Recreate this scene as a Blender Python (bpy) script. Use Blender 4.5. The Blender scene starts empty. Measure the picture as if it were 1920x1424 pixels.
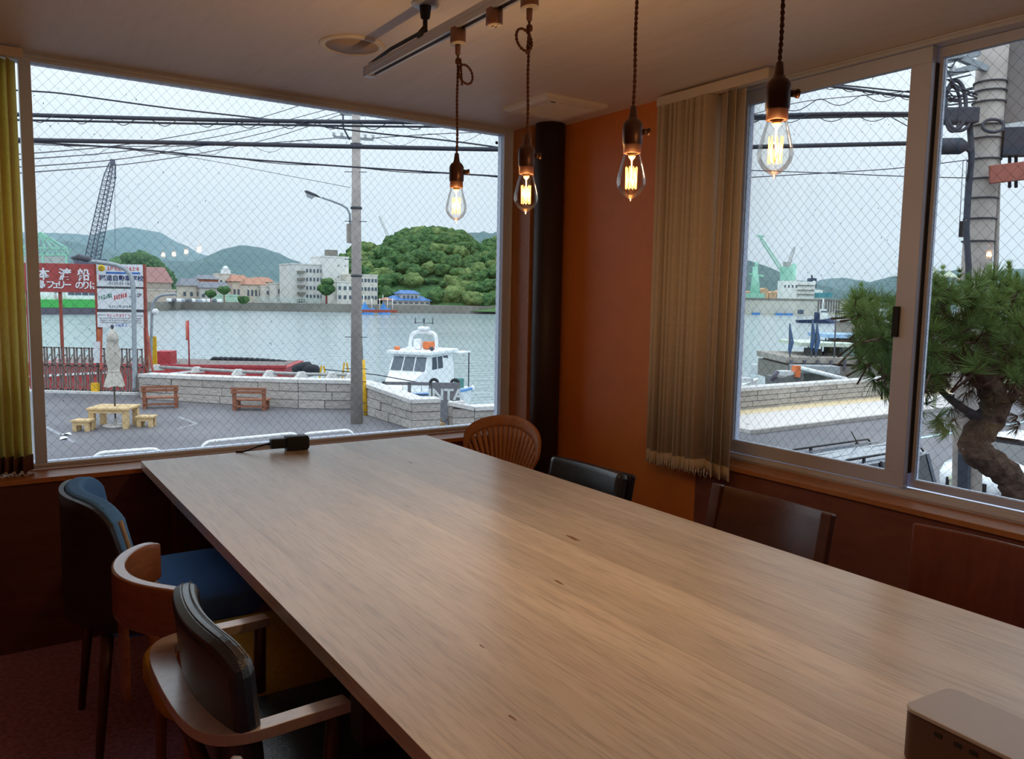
import bpy, bmesh, math, random
from mathutils import Vector, Matrix, Euler
from math import sin, cos, pi, radians, atan2, sqrt
random.seed(7)
S = bpy.context.scene
COL = S.collection

# ------------------------------------------------------------------ camera
CAM_Z = 1.425
FPX = 1493.4
YAW, PITCH, ROLL = radians(34.1), radians(5.9), radians(1.02)
_f = Vector((sin(YAW)*cos(PITCH), cos(YAW)*cos(PITCH), -sin(PITCH)))
_r0 = Vector((cos(YAW), -sin(YAW), 0)); _u0 = _r0.cross(_f)
_r = _r0*cos(ROLL) + _u0*sin(ROLL); _u = -_r0*sin(ROLL) + _u0*cos(ROLL)
CAMP = Vector((0, 0, CAM_Z))
cd = bpy.data.cameras.new('camera'); cam = bpy.data.objects.new('camera', cd); COL.objects.link(cam)
cd.sensor_width = 36.0; cd.sensor_fit = 'HORIZONTAL'; cd.lens = FPX/1920*36.0
cd.clip_start = 0.05; cd.clip_end = 30000
cam.matrix_world = Matrix(((_r.x, _u.x, -_f.x, 0), (_r.y, _u.y, -_f.y, 0), (_r.z, _u.z, -_f.z, CAM_Z), (0, 0, 0, 1)))
S.camera = cam

def ray(px, py):
    return _r*((px-960)/FPX) - _u*((py-712)/FPX) + _f
def at(px, py, X=None, Y=None, Z=None, D=None):
    """world point seen at a photograph pixel, on a plane of known X, Y, Z or forward depth D"""
    d = ray(px, py)
    if Z is not None: t = (Z-CAM_Z)/d.z
    elif Y is not None: t = Y/d.y
    elif X is not None: t = X/d.x
    else: t = D
    return CAMP + d*t

# ------------------------------------------------------------------ world, exposure
W = bpy.data.worlds.new('overcast_sky'); S.world = W; W.use_nodes = True
nt = W.node_tree; nt.nodes.clear()
wo = nt.nodes.new('ShaderNodeOutputWorld'); bg = nt.nodes.new('ShaderNodeBackground')
tc = nt.nodes.new('ShaderNodeTexCoord'); sep = nt.nodes.new('ShaderNodeSeparateXYZ')
rp = nt.nodes.new('ShaderNodeValToRGB')
# overcast sky: about 3.4 times brighter overhead than at the horizon
rp.color_ramp.elements[0].position = 0.0; rp.color_ramp.elements[0].color = (0.515, 0.605, 0.68, 1)
rp.color_ramp.elements[1].position = 1.0; rp.color_ramp.elements[1].color = (1.80, 2.04, 2.24, 1)
nt.links.new(tc.outputs['Generated'], sep.inputs[0]); nt.links.new(sep.outputs['Z'], rp.inputs[0])
nt.links.new(rp.outputs[0], bg.inputs['Color']); bg.inputs['Strength'].default_value = 1.0
nt.links.new(bg.outputs[0], wo.inputs['Surface'])
S.view_settings.view_transform = 'Standard'; S.view_settings.look = 'None'
S.view_settings.gamma = 1.0; S.view_settings.use_curve_mapping = False
S.view_settings.exposure = 0.28
cy = S.cycles
cy.transparent_max_bounces = 32; cy.max_bounces = 9; cy.diffuse_bounces = 5; cy.glossy_bounces = 4
cy.transmission_bounces = 8; cy.volume_bounces = 1; cy.sample_clamp_indirect = 6.0
cy.caustics_reflective = False; cy.caustics_refractive = False
BULB_W = 4.0

# ------------------------------------------------------------------ helpers
def C(r, g, b):
    f = lambda c: (c/255)/12.92 if c/255 <= .04045 else ((c/255+.055)/1.055)**2.4
    return (f(r), f(g), f(b))
MATS = {}
def mat(name, rgb, rough=.55, metal=0, var=.12, scale=6, bump=0, stretch=(1, 1, 1), spec=.4, rgb2=None, rnd=0, detail=4, bscale=None, coat=0, trans=0, bdist=.02):
    if name in MATS: return MATS[name]
    m = bpy.data.materials.new(name); MATS[name] = m; m.use_nodes = True
    t = m.node_tree; N = t.nodes; L = t.links; b = N['Principled BSDF']
    c = C(*rgb)
    b.inputs['Roughness'].default_value = rough; b.inputs['Metallic'].default_value = metal
    b.inputs['Specular IOR Level'].default_value = spec
    if coat: b.inputs['Coat Weight'].default_value = coat; b.inputs['Coat Roughness'].default_value = .12
    tcn = N.new('ShaderNodeTexCoord'); mp = N.new('ShaderNodeMapping'); mp.inputs['Scale'].default_value = stretch
    L.new(tcn.outputs['Object'], mp.inputs['Vector'])
    nz = N.new('ShaderNodeTexNoise'); nz.inputs['Scale'].default_value = scale; nz.inputs['Detail'].default_value = detail
    L.new(mp.outputs[0], nz.inputs['Vector'])
    cr = N.new('ShaderNodeValToRGB')
    if rgb2: lo, hi = C(*rgb2), c
    else: lo = tuple(x*(1-var) for x in c); hi = tuple(min(1, x*(1+var)) for x in c)
    cr.color_ramp.elements[0].position = .3; cr.color_ramp.elements[0].color = (*lo, 1)
    cr.color_ramp.elements[1].position = .7; cr.color_ramp.elements[1].color = (*hi, 1)
    L.new(nz.outputs['Fac'], cr.inputs[0]); out = cr.outputs[0]
    if rnd:
        oi = N.new('ShaderNodeObjectInfo'); mr = N.new('ShaderNodeMapRange')
        mr.inputs[3].default_value = 1-rnd; mr.inputs[4].default_value = 1+rnd
        hs = N.new('ShaderNodeHueSaturation'); L.new(oi.outputs['Random'], mr.inputs[0]); L.new(mr.outputs[0], hs.inputs['Value'])
        L.new(out, hs.inputs['Color']); out = hs.outputs[0]
        va = N.new('ShaderNodeVectorMath'); va.operation = 'ADD'
        L.new(tcn.outputs['Object'], va.inputs[0]); L.new(oi.outputs['Random'], va.inputs[1]); L.new(va.outputs[0], mp.inputs['Vector'])
        vs = N.new('ShaderNodeMath'); vs.operation = 'MULTIPLY'; vs.inputs[1].default_value = 37.0
        L.new(oi.outputs['Random'], vs.inputs[0]); L.new(vs.outputs[0], va.inputs[1])
    L.new(out, b.inputs['Base Color'])
    if trans:
        b.inputs['Subsurface Weight'].default_value = 0
        tl = N.new('ShaderNodeBsdfTranslucent'); L.new(out, tl.inputs['Color'])
        mx = N.new('ShaderNodeMixShader'); mx.inputs[0].default_value = trans
        L.new(b.outputs[0], mx.inputs[1]); L.new(tl.outputs[0], mx.inputs[2]); L.new(mx.outputs[0], N['Material Output'].inputs['Surface'])
    if bump:
        bp = N.new('ShaderNodeBump'); bp.inputs['Strength'].default_value = bump; bp.inputs['Distance'].default_value = bdist
        n2 = N.new('ShaderNodeTexNoise'); n2.inputs['Scale'].default_value = bscale or scale*3; n2.inputs['Detail'].default_value = 5
        L.new(mp.outputs[0], n2.inputs['Vector']); L.new(n2.outputs['Fac'], bp.inputs['Height']); L.new(bp.outputs[0], b.inputs['Normal'])
    return m

def wood(name, a, b_, rough=.4, stretch=(14, 1.2, 14), scale=1.6, spec=.5, coat=0, rnd=.0, bump=.04, dark=.35):
    """long-grained wood; grain runs along the axis with the smallest stretch"""
    if name in MATS: return MATS[name]
    m = bpy.data.materials.new(name); MATS[name] = m; m.use_nodes = True
    t = m.node_tree; N = t.nodes; L = t.links; b = N['Principled BSDF']
    b.inputs['Roughness'].default_value = rough; b.inputs['Specular IOR Level'].default_value = spec
    if coat: b.inputs['Coat Weight'].default_value = coat; b.inputs['Coat Roughness'].default_value = .25
    tcn = N.new('ShaderNodeTexCoord'); mp = N.new('ShaderNodeMapping'); mp.inputs['Scale'].default_value = stretch
    oi = N.new('ShaderNodeObjectInfo'); va = N.new('ShaderNodeVectorMath'); va.operation = 'ADD'
    vs = N.new('ShaderNodeMath'); vs.operation = 'MULTIPLY'; vs.inputs[1].default_value = 53.0 if rnd else 0
    L.new(oi.outputs['Random'], vs.inputs[0]); L.new(tcn.outputs['Object'], va.inputs[0]); L.new(vs.outputs[0], va.inputs[1])
    L.new(va.outputs[0], mp.inputs['Vector'])
    n1 = N.new('ShaderNodeTexNoise'); n1.inputs['Scale'].default_value = scale; n1.inputs['Detail'].default_value = 8; n1.inputs['Roughness'].default_value = .62
    n1.inputs['Distortion'].default_value = .6
    n2 = N.new('ShaderNodeTexNoise'); n2.inputs['Scale'].default_value = scale*7; n2.inputs['Detail'].default_value = 3
    L.new(mp.outputs[0], n1.inputs['Vector']); L.new(mp.outputs[0], n2.inputs['Vector'])
    cr = N.new('ShaderNodeValToRGB'); e = cr.color_ramp.elements
    ca, cb = C(*a), C(*b_)
    e[0].position = .28; e[0].color = (*cb, 1); e[1].position = .72; e[1].color = (*ca, 1)
    L.new(n1.outputs['Fac'], cr.inputs[0])
    c2 = N.new('ShaderNodeValToRGB'); c2.color_ramp.elements[0].position = .30; c2.color_ramp.elements[0].color = (1-dark, 1-dark, 1-dark, 1)
    c2.color_ramp.elements[1].position = .52; c2.color_ramp.elements[1].color = (1, 1, 1, 1)
    L.new(n2.outputs['Fac'], c2.inputs[0])
    mx = N.new('ShaderNodeMix'); mx.data_type = 'RGBA'; mx.blend_type = 'MULTIPLY'; mx.inputs[0].default_value = 1
    L.new(cr.outputs[0], mx.inputs[6]); L.new(c2.outputs[0], mx.inputs[7]); out = mx.outputs[2]
    if rnd:
        mr = N.new('ShaderNodeMapRange'); mr.inputs[3].default_value = 1-rnd; mr.inputs[4].default_value = 1+rnd
        hs = N.new('ShaderNodeHueSaturation'); L.new(oi.outputs['Random'], mr.inputs[0]); L.new(mr.outputs[0], hs.inputs['Value'])
        L.new(out, hs.inputs['Color']); out = hs.outputs[0]
    L.new(out, b.inputs['Base Color'])
    if bump:
        bp = N.new('ShaderNodeBump'); bp.inputs['Strength'].default_value = bump; bp.inputs['Distance'].default_value = .004
        L.new(n2.outputs['Fac'], bp.inputs['Height']); L.new(bp.outputs[0], b.inputs['Normal'])
    return m

def glass(name, tint=(.985, .99, .99), ior=1.5, boost=1.0):
    if name in MATS: return MATS[name]
    m = bpy.data.materials.new(name); MATS[name] = m; m.use_nodes = True
    t = m.node_tree; N = t.nodes; L = t.links; N.remove(N['Principled BSDF'])
    tr = N.new('ShaderNodeBsdfTransparent'); tr.inputs[0].default_value = (*tint, 1)
    gl = N.new('ShaderNodeBsdfGlossy'); gl.inputs['Roughness'].default_value = 0.0
    fr = N.new('ShaderNodeFresnel'); fr.inputs[0].default_value = ior
    ml = N.new('ShaderNodeMath'); ml.operation = 'MULTIPLY'; ml.inputs[1].default_value = boost; L.new(fr.outputs[0], ml.inputs[0])
    mx = N.new('ShaderNodeMixShader'); L.new(ml.outputs[0], mx.inputs[0]); L.new(tr.outputs[0], mx.inputs[1]); L.new(gl.outputs[0], mx.inputs[2])
    L.new(mx.outputs[0], N['Material Output'].inputs['Surface'])
    return m

def emit(name, rgb, strength):
    if name in MATS: return MATS[name]
    m = bpy.data.materials.new(name); MATS[name] = m; m.use_nodes = True
    b = m.node_tree.nodes['Principled BSDF']; c = C(*rgb)
    b.inputs['Base Color'].default_value = (*c, 1); b.inputs['Emission Color'].default_value = (*c, 1); b.inputs['Emission Strength'].default_value = strength
    return m

class MB:
    def __init__(s): s.v = []; s.f = []; s.sm = []
    def add(s, vs, fs, smooth=False):
        o = len(s.v); s.v += [tuple(x) for x in vs]; s.f += [tuple(i+o for i in q) for q in fs]; s.sm += [smooth]*len(fs); return s
    def box(s, x0, x1, y0, y1, z0, z1, M=None, bev=0):
        if bev and min(x1-x0, y1-y0, z1-z0) > 2*bev:
            return s.bbox(x0, x1, y0, y1, z0, z1, bev, M)
        p = [Vector((x, y, z)) for z in (z0, z1) for y in (y0, y1) for x in (x0, x1)]
        if M is not None: p = [M @ q for q in p]
        return s.add(p, [(0, 2, 3, 1), (4, 5, 7, 6), (0, 1, 5, 4), (2, 6, 7, 3), (0, 4, 6, 2), (1, 3, 7, 5)])
    def bbox(s, x0, x1, y0, y1, z0, z1, b, M=None):
        bm = bmesh.new(); bmesh.ops.create_cube(bm, size=1)
        for q in bm.verts: q.co = Vector((x0+(q.co.x+.5)*(x1-x0), y0+(q.co.y+.5)*(y1-y0), z0+(q.co.z+.5)*(z1-z0)))
        bmesh.ops.bevel(bm, geom=list(bm.edges), offset=b, segments=2, affect='EDGES', profile=.6)
        bm.verts.index_update()
        vs = [(M @ q.co) if M is not None else q.co.copy() for q in bm.verts]; fs = [[q.index for q in f.verts] for f in bm.faces]
        bm.free(); return s.add(vs, fs)
    def bar(s, p, q, w, h=None, up=(0, 0, 1)):
        p, q = Vector(p), Vector(q); d = (q-p); L = d.length
        if L < 1e-9: return s
        d /= L; u = Vector(up)
        if abs(d.dot(u)) > .98: u = Vector((1, 0, 0))
        r = d.cross(u).normalized(); u = r.cross(d); h = h or w
        M = Matrix(((r.x, d.x, u.x, p.x), (r.y, d.y, u.y, p.y), (r.z, d.z, u.z, p.z), (0, 0, 0, 1)))
        return s.box(-w/2, w/2, 0, L, -h/2, h/2, M)
    def tube(s, pts, r, n=6, cap=True, smooth=True, closed=False):
        pts = [Vector(p) for p in pts]; m = len(pts); rs = r if hasattr(r, '__len__') else [r]*m
        vs = []; fs = []; prev = None
        for i, p in enumerate(pts):
            if closed: t = pts[(i+1) % m]-pts[i-1]
            else: t = (pts[min(i+1, m-1)]-pts[max(i-1, 0)])
            t.normalize()
            if prev is None:
                a = Vector((0, 0, 1)) if abs(t.z) < .9 else Vector((1, 0, 0)); n1 = t.cross(a).normalized()
            else:
                n1 = prev - t*prev.dot(t)
                n1 = n1.normalized() if n1.length > 1e-6 else t.orthogonal().normalized()
            prev = n1; n2 = t.cross(n1)
            for k in range(n): a = 2*pi*k/n; vs.append(p + (n1*cos(a)+n2*sin(a))*rs[i])
        for i in range(m-1 + (1 if closed else 0)):
            for k in range(n):
                a, b = i*n+k, i*n+(k+1) % n; j = ((i+1) % m)*n
                fs.append((a, b, j+(k+1) % n, j+k))
        if cap and not closed: fs.append(tuple(range(n-1, -1, -1))); fs.append(tuple((m-1)*n+k for k in range(n)))
        return s.add(vs, fs, smooth)
    def lathe(s, prof, n=20, c=(0, 0, 0), M=None, smooth=True, a0=0, a1=2*pi):
        full = abs(a1-a0-2*pi) < 1e-6; k = n if full else n+1
        vs = []; fs = []; c = Vector(c)
        for (r, z) in prof:
            for i in range(k):
                a = a0+(a1-a0)*i/n; q = Vector((r*cos(a), r*sin(a), z)); vs.append((M @ q if M is not None else q)+c)
        for j in range(len(prof)-1):
            for i in range(n): a, b = j*k+i, j*k+(i+1) % k; fs.append((a, b, b+k, a+k))
        if full:
            if prof[0][0] > 1e-6: fs.append(tuple(range(k-1, -1, -1)))
            if prof[-1][0] > 1e-6: fs.append(tuple((len(prof)-1)*k+i for i in range(k)))
        return s.add(vs, fs, smooth)
    def prism(s, poly, z0, z1, M=None, smooth=False):
        n = len(poly); vs = [Vector((x, y, z0)) for x, y in poly]+[Vector((x, y, z1)) for x, y in poly]
        if M is not None: vs = [M @ q for q in vs]
        return s.add(vs, [tuple(range(n-1, -1, -1)), tuple(range(n, 2*n))]+[(i, (i+1) % n, n+(i+1) % n, n+i) for i in range(n)], smooth)
    def ball(s, c, r, sub=1, sq=(1, 1, 1), jit=0):
        bm = bmesh.new(); bmesh.ops.create_icosphere(bm, subdivisions=sub, radius=1); bm.verts.index_update(); c = Vector(c)
        vs = []
        for q in bm.verts:
            k = r*(1+random.uniform(-jit, jit)); vs.append(c+Vector((q.co.x*sq[0], q.co.y*sq[1], q.co.z*sq[2]))*k)
        fs = [[q.index for q in f.verts] for f in bm.faces]; bm.free(); return s.add(vs, fs, True)
    def sheet(s, fn, nu, nv, th=None, smooth=True, closeu=False):
        """grid surface fn(u,v)->point, u,v in 0..1; th gives it thickness along its normal"""
        P = [[Vector(fn(i/nu, j/nv)) for i in range(nu+1)] for j in range(nv+1)]
        if not th:
            return s.add([p for r_ in P for p in r_], [(j*(nu+1)+i, j*(nu+1)+i+1, (j+1)*(nu+1)+i+1, (j+1)*(nu+1)+i) for j in range(nv) for i in range(nu)], smooth)
        Nn = []
        for j in range(nv+1):
            row = []
            for i in range(nu+1):
                du = P[j][min(i+1, nu)]-P[j][max(i-1, 0)]; dv = P[min(j+1, nv)][i]-P[max(j-1, 0)][i]
                nn = du.cross(dv); row.append(nn.normalized() if nn.length > 1e-12 else Vector((0, 0, 1)))
            Nn.append(row)
        w = nu+1; A = [P[j][i]+Nn[j][i]*th/2 for j in range(nv+1) for i in range(w)]; B = [P[j][i]-Nn[j][i]*th/2 for j in range(nv+1) for i in range(w)]
        o = len(A); fs = []
        for j in range(nv):
            for i in range(nu):
                q = (j*w+i, j*w+i+1, (j+1)*w+i+1, (j+1)*w+i); fs.append(q); fs.append(tuple(x+o for x in reversed(q)))
        s.add(A+B, fs, smooth); k = len(s.v)-2*o
        ed = []
        for i in range(nu): ed += [(i+1, i, i+o, i+1+o), (nv*w+i, nv*w+i+1, nv*w+i+1+o, nv*w+i+o)]
        for j in range(nv): ed += [(j*w, (j+1)*w, (j+1)*w+o, j*w+o), ((j+1)*w+nu, j*w+nu, j*w+nu+o, (j+1)*w+nu+o)]
        s.f += [tuple(x+k for x in q) for q in ed]; s.sm += [False]*len(ed); return s
    def mesh(s, name, m):
        me = bpy.data.meshes.new(name); me.from_pydata(s.v, [], s.f)
        me.polygons.foreach_set('use_smooth', s.sm)
        for mm in (m if isinstance(m, (list, tuple)) else [m]): me.materials.append(mm)
        me.update(); return me
    def build(s, name, m, parent=None, loc=None, rot=None, bevel=0):
        o = bpy.data.objects.new(name, s.mesh(name, m)); COL.objects.link(o)
        if parent is not None: o.parent = parent
        if loc is not None: o.location = loc
        if rot is not None: o.rotation_euler = rot
        if bevel:
            md = o.modifiers.new('bevel', 'BEVEL'); md.width = bevel; md.segments = 2; md.limit_method = 'ANGLE'
        return o

def tag(o, label=None, cat=None, group=None, kind=None):
    if label: o['label'] = label
    if cat: o['category'] = cat
    if group: o['group'] = group
    if kind: o['kind'] = kind
    return o
def thing(name, loc, label, cat, group=None, rz=0, kind=None):
    o = bpy.data.objects.new(name, None); COL.objects.link(o); o.location = loc; o.rotation_euler = (0, 0, rz)
    o.empty_display_size = .1
    return tag(o, label, cat, group, kind)
def struct(o, label=None): 
    o['kind'] = 'structure'
    if label: o['label'] = label
    return o
def piece(name, me, parent, loc=(0, 0, 0), rot=(0, 0, 0), sc=None):
    o = bpy.data.objects.new(name, me); COL.objects.link(o); o.parent = parent; o.location = loc; o.rotation_euler = rot
    if sc: o.scale = sc
    return o
def text_mesh(name, body, size, m, ext=.004, bold=0, shear=0, align='CENTER'):
    cu = bpy.data.curves.new(name, 'FONT'); cu.body = body; cu.size = size; cu.extrude = ext; cu.align_x = align; cu.align_y = 'CENTER'
    cu.resolution_u = 2; cu.offset = bold; cu.shear = shear
    t = bpy.data.objects.new(name+'_src', cu); COL.objects.link(t)
    bpy.context.view_layer.update()
    me = bpy.data.meshes.new_from_object(t.evaluated_get(bpy.context.evaluated_depsgraph_get()))
    bpy.data.objects.remove(t); bpy.data.curves.remove(cu)
    me.name = name; me.materials.clear(); me.materials.append(m); return me
def lerp(a, b, t): return a+(b-a)*t
def arcpts(c, r, a0, a1, n, ax=Vector((1, 0, 0)), ay=Vector((0, 0, 1))):
    return [Vector(c)+ax*(r*cos(a0+(a1-a0)*i/n))+ay*(r*sin(a0+(a1-a0)*i/n)) for i in range(n+1)]
# ------------------------------------------------------------------ room shell
XR, YB, ZC = 2.654, 3.565, 2.338          # right wall, back wall, ceiling
XL, YN = -2.2, -5.2
m_panel = wood('cinnamon_veneer', (240, 148, 70), (224, 130, 56), rough=.42, stretch=(1.2, 1.2, 1.2), scale=.9, dark=.06, bump=0, spec=.35)
m_lower = wood('maroon_veneer', (116, 74, 70), (94, 58, 56), rough=.45, stretch=(2, 2, 12), scale=1.2, dark=.1, bump=0)
m_lowr = wood('russet_veneer', (150, 96, 78), (130, 80, 66), rough=.42, stretch=(2, 2, 8), scale=1.0, dark=.08, bump=0, spec=.35)
m_ceil = wood('ceiling_veneer', (246, 236, 230), (240, 228, 220), rough=.45, stretch=(9, 1, 9), scale=.6, dark=.05, bump=0, spec=.4)
m_trim = wood('honey_trim', (206, 140, 84), (188, 120, 66), rough=.4, stretch=(2, 2, 2), scale=2.5, dark=.12, bump=0)
m_floor = mat('burgundy_carpet', (196, 150, 178), rough=.95, var=.25, scale=60, bump=.4, spec=.1)
m_alu = mat('bronze_aluminium', (218, 226, 246), rough=.4, metal=.1, var=.04, scale=3)
m_alu2 = mat('bright_aluminium', (236, 238, 240), rough=.3, metal=.2, var=.03)
m_dark = mat('dark_gasket', (34, 36, 42), rough=.6, var=.05)
m_glass = glass('window_glass')
m_wire = mat('glass_wire', (70, 82, 90), rough=.5, metal=.3, var=.02)

SILLB, SILLR = .690, .727
XO0, XO1 = -.62, 2.51                      # back opening
YO0, YO1 = -4.9, 2.43                       # right opening; runs on unseen behind the camera for added daylight
struct(MB().box(XL-.2, XR+.3, YN-.2, YB+.3, -.12, 0).build('floor', m_floor))
struct(MB().box(XL-.2, XR+.3, YN-.2, YB+.3, ZC, ZC+.15).build('ceiling', m_ceil))
wb = MB().box(XL, XO1+.02, YB, YB+.28, 0, SILLB-.02).build('wall_back', m_lower); struct(wb)
struct(MB().box(XO1+.02, XR+.3, YB, YB+.28, 0, ZC).box(XL, XO0-.02, YB, YB+.28, SILLB-.02, ZC).build('wall_back_upper', m_panel, wb))
wr = MB().box(XR, XR+.28, YN, YO1+.01, 0, SILLR-.02).build('wall_right', m_lowr); struct(wr)
struct(MB().box(XR, XR+.28, YO1+.01, YB, 0, ZC).box(XR, XR+.28, YN, YO0-.02, SILLR-.02, ZC).build('wall_right_upper', m_panel, wr))
struct(MB().box(XL-.2, XL, YN, YB+.28, 0, ZC).build('wall_left', m_panel))
struct(MB().box(XL-.2, XR+.3, YN-.2, YN, 0, ZC).build('wall_near', m_panel))
# wooden sills and jambs
YF, XF = 3.73, 2.77
struct(MB().box(XO0, XO1, YB-.012, YF, SILLB-.02, SILLB, bev=.002).build('trim_1', m_trim), 'honey wooden sill board under the harbour window')
struct(MB().box(XO1, XO1+.02, YB-.004, YF+.05, SILLB-.02, ZC-.001, bev=.002).build('trim_2', m_trim), 'pale wooden jamb board at the right of the harbour window')
struct(MB().box(XR-.012, XF, YO0, YO1, SILLR-.02, SILLR, bev=.002).build('trim_3', m_trim), 'honey wooden sill board under the sliding window')
struct(MB().box(XO0-.02, XO0, YB-.004, YF+.05, SILLB-.02, ZC-.001).build('trim_4', m_trim))

def wire_mesh(u0, u1, v0, v1, cw, ch, r, conv):
    """diamond wires over the rectangle u0..u1, v0..v1"""
    b = MB(); sl = ch/cw
    def clip(c, s):  # v = c + s*u
        pts = []
        for u in (u0, u1):
            v = c+s*u
            if v0 <= v <= v1: pts.append((u, v))
        for v in (v0, v1):
            u = (v-c)/s
            if u0 < u < u1: pts.append((u, v))
        return sorted(pts)[:2] if len(pts) >= 2 else None
    for s in (sl, -sl):
        lo = min(v0-s*u for u in (u0, u1)); hi = max(v1-s*u for u in (u0, u1)); c = lo
        while c < hi:
            p = clip(c, s)
            if p: b.tube([conv(*p[0]), conv(*p[1])], r, 3, cap=False, smooth=False)
            c += ch
    return b
def drops(n, u0, u1, v0, v1, conv, seed, zb=1.0):
    rr = random.Random(seed); b = MB()
    for i in range(n):
        u = rr.uniform(u0, u1); v = v0+(v1-v0)*rr.random()**zb; q = Vector(conv(u, v)); r = rr.uniform(.0009, .0024)
        if rr.random() < .25: b.tube([q, q-Vector((0, 0, r*3.5))], [r*.8, r*.5], 4)
        else: b.ball(q, r, 0)
    return b
m_drop = mat('rain_drop', (225, 235, 240), rough=.15, var=.02, spec=.6)

# ---- harbour window (fixed panes)
pl, pr_ = at(55, 118, Y=3.76), at(941.5, 254, Y=3.76)
PX0, PX1 = pl.x+.002, pr_.x
PZ1 = (pl.z+pr_.z)/2; PZ0 = SILLB+.024
w1 = bpy.data.objects.new('window_1', None); COL.objects.link(w1); w1.location = (0, 0, 0); struct(w1, 'large fixed wired-glass window facing the harbour')
fr = MB().box(XO0, XO1, YF, YF+.07, SILLB, PZ0, bev=.002).box(XO0, XO1, YF, YF+.07, PZ1, ZC, bev=.002)
fr.box(PX1, XO1, YF+.004, YF+.07, PZ0, PZ1, bev=.002).box(PX0-.042, PX0, YF+.004, YF+.07, PZ0, PZ1, bev=.002).box(XO0, XO0+.04, YF+.004, YF+.07, PZ0, PZ1)
fr.build('frame', m_alu, w1)
tr_ = MB()
for z in (SILLB+.002, SILLB+.014): tr_.box(XO0+.002, XO1-.002, YF-.006, YF-.0005, z, z+.006)
for z in (ZC-.014, ZC-.026): tr_.box(XO0+.002, XO1-.002, YF-.006, YF-.0005, z, z+.005)
tr_.box(XO1-.014, XO1-.004, YF-.004, YF+.003, PZ0, PZ1)
tr_.build('track_rib', m_alu2, w1)
MB().box(PX0, PX1, YF+.03, YF+.036, PZ0, PZ1).build('pane', m_glass, w1)
MB().box(XO0+.04, PX0-.042, YF+.03, YF+.036, PZ0, PZ1).build('pane', m_glass, w1)
tag(wire_mesh(PX0, PX1, PZ0, PZ1, .042, .046, .00042, lambda u, v: (u, YF+.033, v)).build('glass_wire', m_wire, w1), 'diamond wire mesh inside the harbour pane', kind='stuff')
tag(drops(900, PX0, PX1, PZ0, PZ1, lambda u, v: (u, YF+.038, v), 3, 1.35).build('rain_drops', m_drop, w1), 'rain drops on the outside of the harbour pane', kind='stuff')
q = at(931, 268, Y=YF+.026)
MB().lathe([(0, 0), (.007, .001), (.0085, .003), (.0085, .006)], 14, M=Matrix.Rotation(pi/2, 4, 'X')).build('suction_cup', m_dark, w1, loc=(q.x, YF+.029, q.z))

# ---- sliding window on the right
w2 = bpy.data.objects.new('window_2', None); COL.objects.link(w2); struct(w2, 'two-sash sliding wired-glass window facing the street')
fr = MB().box(XF, XF+.11, YO0, YO1, SILLR-.005, SILLR+.018, bev=.002).box(XF, XF+.11, YO0, YO1, ZC-.022, ZC, bev=.002)
fr.box(XF, XF+.11, YO1-.035, YO1, SILLR+.018, ZC-.022, bev=.002).box(XF, XF+.11, YO0, YO0+.035, SILLR+.018, ZC-.022, bev=.002)
fr.build('frame', m_alu, w2)
tr_ = MB()
for x in (XF+.006, XF+.045): tr_.box(x, x+.004, YO0+.03, YO1-.03, SILLR+.018, SILLR+.028)
for z in (ZC-.008, ZC-.018): tr_.box(XF-.005, XF-.0005, YO0, YO1, z, z+.004)
tr_.box(XF-.005, XF-.0005, YO0, YO1, SILLR+.008, SILLR+.013)
tr_.build('track_rib', m_alu2, w2)
XS1, XS2 = XF+.012, XF+.056               # inner (left) and outer (right) sash
ym0 = at(1682, 520, X=XS1).y               # left edge of meeting stile
ST = .075
zt1 = at(1600, 153, X=XS1+.02).z; zb1 = at(1500, 848, X=XS1+.02).z
zt2 = at(1820, 98, X=XS2+.02).z; zb2 = at(1820, 920, X=XS2+.02).z
def sash(x, y0, y1, zb, zt, stl, str_, seed, nm):
    s = MB().box(x, x+.03, y0, y1, SILLR+.03, zb, bev=.002).box(x, x+.03, y0, y1, zt, ZC-.024, bev=.002)
    s.box(x, x+.03, y0, y0+str_, zb, zt, bev=.002).box(x, x+.03, y1-stl, y1, zb, zt, bev=.002)
    f = s.build('sash', m_alu, w2)
    MB().box(x+.012, x+.017, y0+str_, y1-stl, zb, zt).build('pane', m_glass, f)
    tag(wire_mesh(y0+str_, y1-stl, zb, zt, .042, .046, .00042, lambda u, v: (x+.0145, u, v)).build('glass_wire', m_wire, f), 'diamond wire mesh inside the sliding pane', kind='stuff')
    tag(drops(260, y0+str_, y1-stl, zb, zt, lambda u, v: (x+.019, u, v), seed, 1.2).build('rain_drops', m_drop, f), 'rain drops on the outside of the sliding pane', kind='stuff')
    return f
s1 = sash(XS1, ym0-ST, YO1-.03, zb1, zt1, .05, ST, 11, 'l')
s2 = sash(XS2, YO0+.03, ym0-.035, zb2, zt2, .055, .05, 12, 'r')  # sash lengthened out of view to bring in more daylight
q = at(1669, 603, X=XS1)
MB().box(XS1-.012, XS1, ym0-.022, ym0+.002, q.z-.055, q.z+.055, bev=.003).build('pull_handle', m_dark, w2)
MB().box(XS1+.026, XS1+.045, ym0-ST-.003, ym0-ST+.006, zb1, zt1).build('weather_strip', m_dark, w2)
q = at(1495, 176, X=XS1-.006)
MB().lathe([(0, 0), (.008, .001), (.010, .006), (.008, .014), (.004, .016)], 12, M=Matrix.Rotation(-pi/2, 4, 'Y')).build('stop_knob', m_dark, w2, loc=(XS1, q.y, q.z))

# ---- corner post
m_post = mat('dark_post_paint', (60, 46, 46), rough=.5, var=.1, scale=3)
MB().lathe([(.079, 0), (.079, ZC-.002)], 28).build('trim_5', m_post, loc=(2.574, 3.482, 0)); struct(bpy.data.objects['trim_5'], 'dark round corner post between the two windows')

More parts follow.
